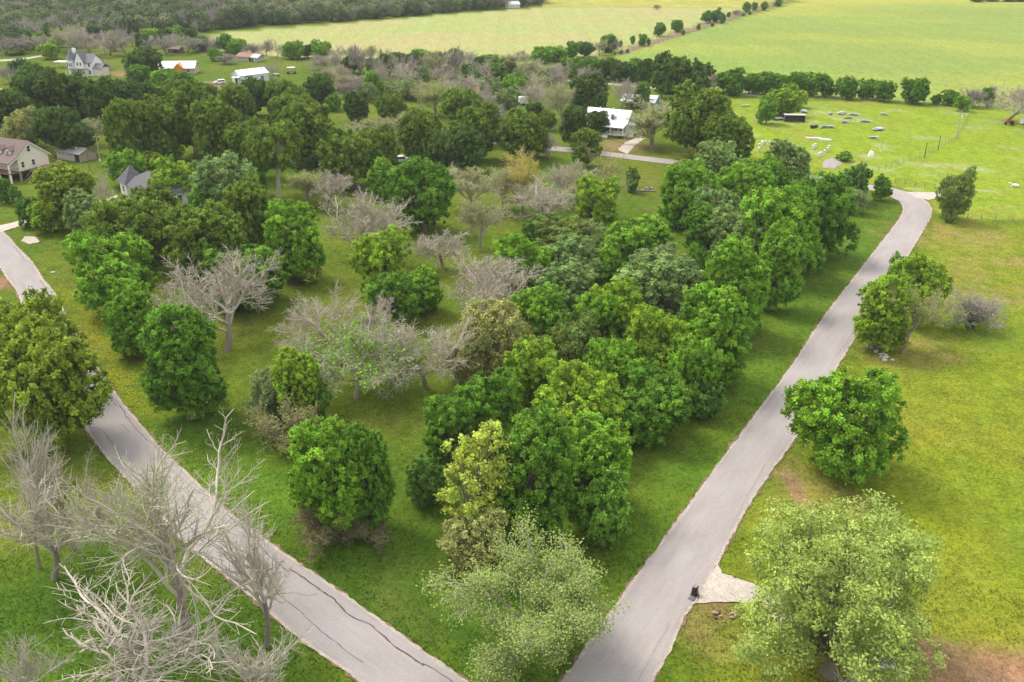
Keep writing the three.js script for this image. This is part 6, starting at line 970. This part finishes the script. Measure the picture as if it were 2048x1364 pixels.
// ---------- things lying about ----------
const IRON = paint(0.34, 0.40, 0.47, 0.55, 0.2, speck), IRON2 = paint(0.46, 0.50, 0.53, 0.6, 0.1, speck);
[[[88, -317.29], 5.0, 3.2, 'heap of blue-grey metal sheets beside the dark container'], [[91.81, -317.29], 2.6, 2.2, 'tilted metal sheets against the dark container'], [[100.46, -330.39], 2.6, 2.4, 'upright bundle of blue-grey metal panels in the paddock'], [[108.48, -326.8], 1.3, 2.0, 'small standing metal bundle next to the flat panels'], [[112.68, -327.69], 3.4, 1.6, 'flat pile of grey panels, the one next to the small standing bundle'], [[116.24, -325.03], 3.8, 1.3, 'flat pile of grey panels, the one farthest up the paddock'], [[112.52, -319.83], 3.6, 1.1, 'blue-grey roofing pile with ladder-like ribs'], [[115.38, -313.95], 4.2, 1.4, 'flat grey roofing pile nearest the middle of the paddock'], [[100.17, -304.33], 5.4, 1.8, 'long strip of grey roofing sheets near the dark pipe'], [[115.99, -301.24], 4.6, 1.8, 'broad heap of blue-grey roofing near the wire fence'], [[109.45, -288.72], 3.6, 1.2, 'low bluish scrap heap above the white sack'], [[126.38, -325.92], 2.6, 1.0, 'faint scrap heap at the far side of the paddock'], [[108.78, -312.31], 3.0, 1.2, 'faint grey scrap below the ribbed roofing pile']].forEach(([PX, w, d, label], i) => {
  const r = rng(900 + i), t = thing('sheet_metal_pile', label, 'scrap', PX, (r() - 0.5) * 0.9, 'scrap piles in the paddock');
  for (let k = 0; k < 7; k++) { const g = box(w * (0.5 + 0.35 * r()), 0.06, d * (0.35 + 0.3 * r())); g.rotateX((r() - 0.5) * (i === 2 || i === 3 ? 1.6 : 0.25)); g.rotateZ((r() - 0.5) * 0.3); g.rotateY((r() - 0.5) * 0.9); g.translate((r() - 0.5) * w * 0.4, 0.10 + 0.09 * k, (r() - 0.5) * d * 0.5); part('metal_sheet', g, k % 3 ? IRON : IRON2, t); }
});
{ const t = thing('container', 'dark open box container behind the heap of metal sheets', 'container', [92.79, -314.78], -5 * D), m = paint(0.10, 0.085, 0.08, 0.9); part('back_wall', box(6.5, 2.2, 0.12, 0, 0, -1.1), m, t); part('side_wall', box(0.12, 2.2, 2.2, -3.2), m, t); part('side_wall', box(0.12, 2.2, 2.2, 3.2), m, t); part('roof', box(6.8, 0.12, 2.5, 0, 2.2), paint(0.45, 0.43, 0.42), t); }
{ const t = thing('drain_pipe', 'black corrugated pipe lying in the paddock', 'pipe', [96.34, -304.33], 35 * D); part('tube', new THREE.TorusGeometry(0.42, 0.14, 8, 14).scale(1, 1, 1).rotateY(Math.PI / 2).translate(-1.3, 0.55, 0), paint(0.03, 0.03, 0.03), t); part('sleeve', bar([-1.3, 0.5, 0], [1.4, 0.5, 0], 0.45, 14), paint(0.035, 0.035, 0.035), t); }
[[0, 1], [1, 0]].forEach(([k], i) => { const t = thing('timber_stack', i ? 'white timbers scattered beside the first white stack' : 'stack of white timbers lying in the paddock', 'timber', i ? [94.31, -285.92] : [91.46, -288.02], (i ? -8 : -4) * D, 'white timber stacks'); for (let q = 0; q < 6; q++) part('timber', box(i ? 3.2 : 4.2, 0.22, 0.28, (q % 3 - 1) * 0.3, 0.25 * Math.floor(q / 3), (q % 3 - 1) * (i ? 0.55 : 0.45)), paint(0.74, 0.72, 0.68), t); });
[[70.82, -271.33], [72.19, -276.47], [73.7, -279.11], [74.91, -280.45], [75.92, -279.78], [74.02, -280.45], [86.06, -264.53], [86.98, -265.74], [88.7, -268.2], [90.5, -271.33], [91.71, -273.88], [87.4, -274.52], [88.55, -276.47]].forEach((p, i) => { const t = thing('stone_pier', (i < 6 ? ['first', 'second', 'third', 'fourth', 'fifth', 'sixth'][i] + ' white pier from the left, in the row behind the light soft tree' : ['first', 'second', 'third', 'fourth', 'fifth', 'sixth', 'seventh'][i - 6] + ' white pier from the left, in the row before the gravel heap'), 'pier', p, 0.3 * i, 'white stone piers'); part('shaft', box(0.5, 1.1, 0.5, 0, -0.05), paint(0.70, 0.69, 0.66, 0.9, 0, speck), t); part('cap', box(0.58, 0.1, 0.58, 0, 1.05), paint(0.78, 0.77, 0.74), t); });
function mound(name, label, cat, p, rx, rz, h, m, seed, n = 16) { const g = new THREE.SphereGeometry(1, n * 2, n, 0, Math.PI * 2, 0, Math.PI / 2), a = g.attributes.position; for (let i = 0; i < a.count; i++) { const x = a.getX(i), y = a.getY(i), z = a.getZ(i), k = 0.72 + 0.56 * fbm(x * 2.4 + seed, z * 2.4 + y * 2, 4); a.setXYZ(i, x * rx * k, y * h * k - 0.05, z * rz * k); } g.computeVertexNormals(); const u = g.attributes.uv; for (let i = 0; i < a.count; i++) u.setXY(i, a.getX(i) / 4, a.getZ(i) / 4); return one(name, g, m, label, cat, p); }
mound('gravel_heap', 'long heap of grey gravel at the end of the track by the piers', 'gravel heap', [87.64, -256.88], 2.4, 6.4, 0.4, (() => { const m = edgeMat.clone(); m.color.setRGB(0.40, 0.37, 0.355); return m; })(), 3, 40).rotation.y = -0.42;
mound('white_sack', 'white bulging sack standing in the paddock', 'sack', [101.22, -265.74], 0.9, 0.7, 1.6, paint(0.8, 0.79, 0.76), 9);
{ const t = thing('ash_heap', 'grey and black ash heap on the grass beside the tall mast-like trunk', 'ash heap', [32.12, -229.45]); const r = rng(51); for (let k = 0; k < 26; k++) { const g = new THREE.DodecahedronGeometry(0.2 + 0.28 * r()); g.scale(1.4, 0.6, 1); g.translate((r() - 0.5) * 5.4, 0.1 + 0.2 * r(), (r() - 0.5) * 2.6); part('clod', g, k % 3 ? paint(0.26, 0.21, 0.19) : paint(0.05, 0.045, 0.045), t); } }
{ const t = thing('ash_heap', 'reddish-brown ash heap behind the golden yellow tree', 'ash heap', [0.47, -218.69]); const r = rng(52); for (let k = 0; k < 16; k++) { const g = new THREE.DodecahedronGeometry(0.2 + 0.25 * r()); g.scale(1.4, 0.6, 1); g.translate((r() - 0.5) * 3.4, 0.1 + 0.2 * r(), (r() - 0.5) * 1.6); part('clod', g, k % 3 ? paint(0.22, 0.14, 0.12) : paint(0.06, 0.05, 0.05), t); } }
mound('stump', 'dark round stump beside the ash heap', 'stump', [28.95, -227.59], 0.6, 0.6, 0.8, paint(0.05, 0.04, 0.035), 21);
{ const t = thing('culvert', 'whitish concrete culvert in the ditch under the roadside clump', 'culvert', [56.97, -136.72], 20 * D), m = paint(0.58, 0.55, 0.51, 0.95, 0, speck); part('headwall', box(2.2, 0.7, 0.3, 0, -0.3, 0), m, t); const r = rng(63); for (let k = 0; k < 14; k++) { const g = new THREE.DodecahedronGeometry(0.22 + 0.22 * r()); g.scale(1.3, 0.5, 1); g.translate((r() - 0.5) * 1.4 - k * 0.1, -0.05, 0.3 + k * 0.4); part('stone', g, m, t); } part('pipe', bar([0, 0, -1.2], [0, 0, 0.25], 0.32, 12), paint(0.3, 0.28, 0.26), t); }
{ const t = thing('pallet_lumber', 'pale boards lying in the grass at the edge of the paddock hedge', 'lumber', [82.89, -342.58], 0.2); const r = rng(71); for (let k = 0; k < 6; k++) part('board', box(3, 0.08, 0.3, (r() - 0.5), 0.02 + 0.07 * k, (r() - 0.5) * 1.4).rotateY((r() - 0.5) * 0.5), paint(0.62, 0.52, 0.40), t); }
{ const t = thing('hay_wagon', 'small roofed wagon on the meadow beyond the white metal barn', 'wagon', [-94.74, -418.53], 8 * D); part('bed', box(4, 0.3, 2.2, 0, 0.8), DARK_WOOD, t); part('roof', box(3.4, 0.12, 2.2, 0.2, 2.5), paint(0.7, 0.7, 0.68), t); for (const [x, z] of [[-1.2, -1], [-1.2, 1], [1.7, -1], [1.7, 1]]) { part('post', box(0.1, 1.5, 0.1, x, 1.1, z), DARK_WOOD, t); part('wheel', new THREE.CylinderGeometry(0.42, 0.42, 0.2, 12).rotateX(Math.PI / 2).translate(x, 0.42, z), paint(0.03, 0.03, 0.03), t); } }
{ const t = thing('farm_implement', 'rusty harrow with pale drum on the meadow beyond the white metal barn', 'implement', [-99.39, -411.6], -10 * D); part('frame', [box(3, 0.15, 0.15, 0, 0.5, -0.6), box(3, 0.15, 0.15, 0, 0.5, 0.6), box(0.15, 0.15, 1.4, -1.4, 0.5), box(0.15, 0.15, 1.4, 1.4, 0.5)], DARK_WOOD, t); part('drum', bar([-1.2, 0.7, 0], [1.2, 0.7, 0], 0.45, 12), paint(0.55, 0.53, 0.50), t); for (const x of [-1.3, 1.3]) part('wheel', new THREE.CylinderGeometry(0.35, 0.35, 0.15, 12).rotateX(Math.PI / 2).translate(x, 0.35, 0.8), paint(0.04, 0.04, 0.04), t); }
{ const t = thing('farm_implement', 'low pale implement on the meadow near the leafless trees', 'implement', [-73.81, -424.23], 5 * D); part('frame', [box(3.4, 0.2, 0.3, 0, 0.5, 0), box(0.2, 0.2, 2, -1.2, 0.4), box(0.2, 0.2, 2, 1.2, 0.4)], GREY_WOOD, t); part('hopper', box(1.4, 0.6, 0.8, 0.2, 0.7), paint(0.6, 0.58, 0.54), t); }
{ const t = thing('water_meter', 'small pale utility box on the grass by the cracked road', 'utility box', [-87.12, -169.81], 0.4); part('box', box(0.7, 0.25, 0.5), paint(0.6, 0.6, 0.58), t); part('lid', box(0.5, 0.05, 0.3, 0, 0.25), paint(0.35, 0.36, 0.36), t); }
function cow(label, p, turn) {   // lying down
  const t = thing('calf', label, 'calf', p, turn), w = paint(0.78, 0.74, 0.68, 0.9), g = new THREE.SphereGeometry(1, 20, 14), a = g.attributes.position; for (let i = 0; i < a.count; i++) { const x = a.getX(i), y = a.getY(i), z = a.getZ(i), k = 1 - 0.12 * x; a.setXYZ(i, x * 0.95, Math.max(-0.42, y * 0.42 * k + 0.05 * x), z * 0.42 * k); } g.computeVertexNormals();
  const neck = bar([0.7, 0.55, 0], [1.15, 0.85, 0], 0.17, 10), head = new THREE.SphereGeometry(0.2, 12, 8).scale(1.5, 0.9, 0.85).translate(1.32, 0.88, 0); part('body', [g.translate(0, 0.42, 0), neck, head], w, t); for (const z of [-0.2, 0.2]) part('ear', new THREE.SphereGeometry(0.1, 8, 6).scale(0.6, 0.5, 1.2).translate(1.18, 0.98, z), w, t); for (const z of [-0.3, 0.3]) part('leg', bar([0.5, 0.1, z], [1.1, 0.08, z], 0.07), w, t); part('tail', bar([-0.9, 0.5, 0], [-1.1, 0.1, 0.2], 0.03), w, t); }
cow('white calf lying in the paddock at the picture edge', [125.65, -232.29], 2.8);
{ const t = thing('scrap_heap', 'pale blue scrap heap on the bare soil under the largest pale tree', 'scrap', [34.58, -66.21], 0.4); const r = rng(81); for (let k = 0; k < 8; k++) { const g = box(0.9 + r(), 0.08, 0.6 + 0.5 * r()); g.rotateX((r() - 0.5) * 0.8).rotateY(r() * 3).translate((r() - 0.5) * 2, 0.15 + 0.1 * k, (r() - 0.5) * 1.6); part('panel', g, k % 2 ? IRON2 : paint(0.66, 0.68, 0.70), t); } }
{ const t = thing('rubble_heap', 'reddish rubble with a dark hollow at the mouth of the gravel driveway', 'rubble', [20.71, -73.4]); const r = rng(91); for (let k = 0; k < 14; k++) { const g = new THREE.DodecahedronGeometry(0.08 + 0.13 * r()); g.scale(1.3, 0.6, 1); g.translate((r() - 0.5) * 2.2, 0.06, (r() - 0.5) * 1.2); part('stone', g, k % 4 ? paint(0.36, 0.22, 0.17) : paint(0.08, 0.06, 0.05), t); } }

// ---------- what nobody could count: far wood, flowers, weeds ----------
function stuffOf(name, label, category, geo, mat, mats, colors) { const m = new THREE.InstancedMesh(geo, mat, mats.length); const o = new THREE.Color(); mats.forEach((q, i) => { m.setMatrixAt(i, q); if (colors) m.setColorAt(i, o.setRGB(...colors[i])); }); m.name = name; m.castShadow = m.receiveShadow = true; m.userData = { label, category, kind: 'stuff' }; scene.add(m); return m; }
{
  const WOODLAND = [[-1171.43, -1387.07], [41.45, -1387.07], [23.16, -762.63], [-8.72, -728.81], [-59.11, -679.63], [-103.85, -639.59], [-143.31, -615.32], [-175.48, -587.36], [-194.86, -556.86], [-222.18, -533.66], [-250.01, -512.23], [-286.79, -460.09], [-366.07, -414.35]];
  const r = rng(1234), kinds = { dark: [], green: [], pale: [], bare: [] }, cols = { dark: [], green: [], pale: [], bare: [] }, xs = WOODLAND.map((p) => p[0]), zs = WOODLAND.map((p) => p[1]), x0 = Math.max(-700, Math.min(...xs)), x1 = Math.max(...xs), z0 = Math.max(-1500, Math.min(...zs)), z1 = Math.max(...zs), m = new THREE.Matrix4(), q = new THREE.Quaternion(), Y = new THREE.Vector3(0, 1, 0);
  for (let z = z0; z < z1; z += 6.5) for (let x = x0; x < x1; x += 6.5) {
    const px = x + (r() - 0.5) * 7, pz = z + (r() - 0.5) * 7; if (!inside(WOODLAND, px, pz) || Math.abs(px) > -pz * 0.62 + 30 || r() < 0.12) continue;
    const n = fbm(px * 0.02, pz * 0.02) + (r() - 0.5) * 0.5, k = n < 0.40 ? 'bare' : n < 0.55 ? 'dark' : n < 0.66 ? 'green' : 'pale', s = 0.72 + 0.4 * r(), d = 0.85 + 0.3 * r();
    m.compose(new THREE.Vector3(px, 0, pz), q.setFromAxisAngle(Y, r() * 6.28), new THREE.Vector3(s * 0.95, s * (0.8 + 0.3 * r()), s * 0.95)); kinds[k].push(m.clone()); cols[k].push([d, d, d]);
  }
  stuffOf('woodland', 'dark green trees of the far wood beyond the fields', 'woodland', PROTO.O[1].crown, leafMat([0.16, 0.22, 0.09]), kinds.dark, cols.dark);  // far-wood leaf greens greyed and lightened, distance haze put into the colour
  stuffOf('woodland', 'mid green trees of the far wood beyond the fields', 'woodland', PROTO.E[1].crown, leafMat([0.22, 0.28, 0.11]), kinds.green, cols.green);
  stuffOf('woodland', 'pale green trees of the far wood beyond the fields', 'woodland', PROTO.E[2].crown, leafMat([0.32, 0.36, 0.19]), kinds.pale, cols.pale);
  const bw = mergeGeometries([PROTO.B[1].trunk, PROTO.B[1].branches, PROTO.B[1].twigs]); stuffOf('woodland', 'grey leafless trees of the far wood beyond the fields', 'woodland', bw, barkMat(WOOD.B[3]), kinds.bare, cols.bare);
}
{ // flowers and grass clumps
  const r = rng(555), tuft = (() => { const p = [], n = []; for (let k = 0; k < 7; k++) { const a = k * 0.9, c = Math.cos(a), s = Math.sin(a), o = 0.05; p.push(c * o - s * 0.025, 0, s * o + c * 0.025, c * o + s * 0.025, 0, s * o - c * 0.025, c * 0.16, 0.22, s * 0.16); for (let q = 0; q < 3; q++) n.push(c * 0.5, 0.85, s * 0.5); } const g = new THREE.BufferGeometry(); g.setAttribute('position', new THREE.Float32BufferAttribute(p, 3)); g.setAttribute('normal', new THREE.Float32BufferAttribute(n, 3)); return g; })();
  const mats = [], cols = [], fm = [], fc = [], o = [0, 0, 0], m = new THREE.Matrix4(), q = new THREE.Quaternion(), Y = new THREE.Vector3(0, 1, 0);
  const onRoad = (x, z) => inside(RP1, x, z) || inside(RP2, x, z); const RP1 = [...LEFT_OUT, ...LEFT_IN.slice().reverse()], RP2 = [...RIGHT_R, ...RIGHT_L.slice().reverse()];
  for (let k = 0; k < 130000; k++) {
    const z = -52 - 170 * r() ** 1.6, x = (r() - 0.5) * 2 * (-z * 0.62 + 12); if (fbm(x * 0.15 + 3, z * 0.15, 3) < 0.36 + 0.3 * r() - 0.12 || onRoad(x, z) || near(SOIL, x, z) > 0.3 * r()) continue;
    grassColor(x, z, o); const s = 0.3 + 0.55 * r(), v = 1.1 + 0.5 * r(); m.compose(new THREE.Vector3(x, -0.09, z), q.setFromAxisAngle(Y, r() * 6.28), new THREE.Vector3(s, s * (0.6 + 0.7 * r()), s)); mats.push(m.clone()); cols.push([o[0] * v, o[1] * v, o[2] * v]);
  }
  const gm = new THREE.MeshPhysicalMaterial({ roughness: 1, side: THREE.DoubleSide, specularIntensity: 0.12 }); stuffOf('grass', 'tufts of grass all over the lawns', 'grass', tuft, gm, mats, cols);
  const head = new THREE.OctahedronGeometry(0.045).scale(1, 0.6, 1);
  for (let k = 0; k < 4000; k++) { const i = Math.floor(r() * (FLOWERS.length - 1)), t = r(), x = FLOWERS[i][0] + (FLOWERS[i + 1][0] - FLOWERS[i][0]) * t + (r() + r() + r() - 1.5) * 5, z = FLOWERS[i][1] + (FLOWERS[i + 1][1] - FLOWERS[i][1]) * t + (r() + r() + r() - 1.5) * 5; if (onRoad(x, z) || fbm(x * 0.4, z * 0.4 + 7, 3) < 0.40) continue; const s = 0.7 + 0.9 * r(); m.compose(new THREE.Vector3(x, 0.08 + 0.18 * r(), z), q.setFromAxisAngle(Y, r() * 6), new THREE.Vector3(s, s, s)); fm.push(m.clone()); fc.push([0.60, 0.46 + 0.10 * r(), 0.02]); }
  stuffOf('wildflowers', 'yellow wildflowers in a drift along the cracked road', 'flowers', head, gm, fm, fc);
}
renderer.render(scene, camera);
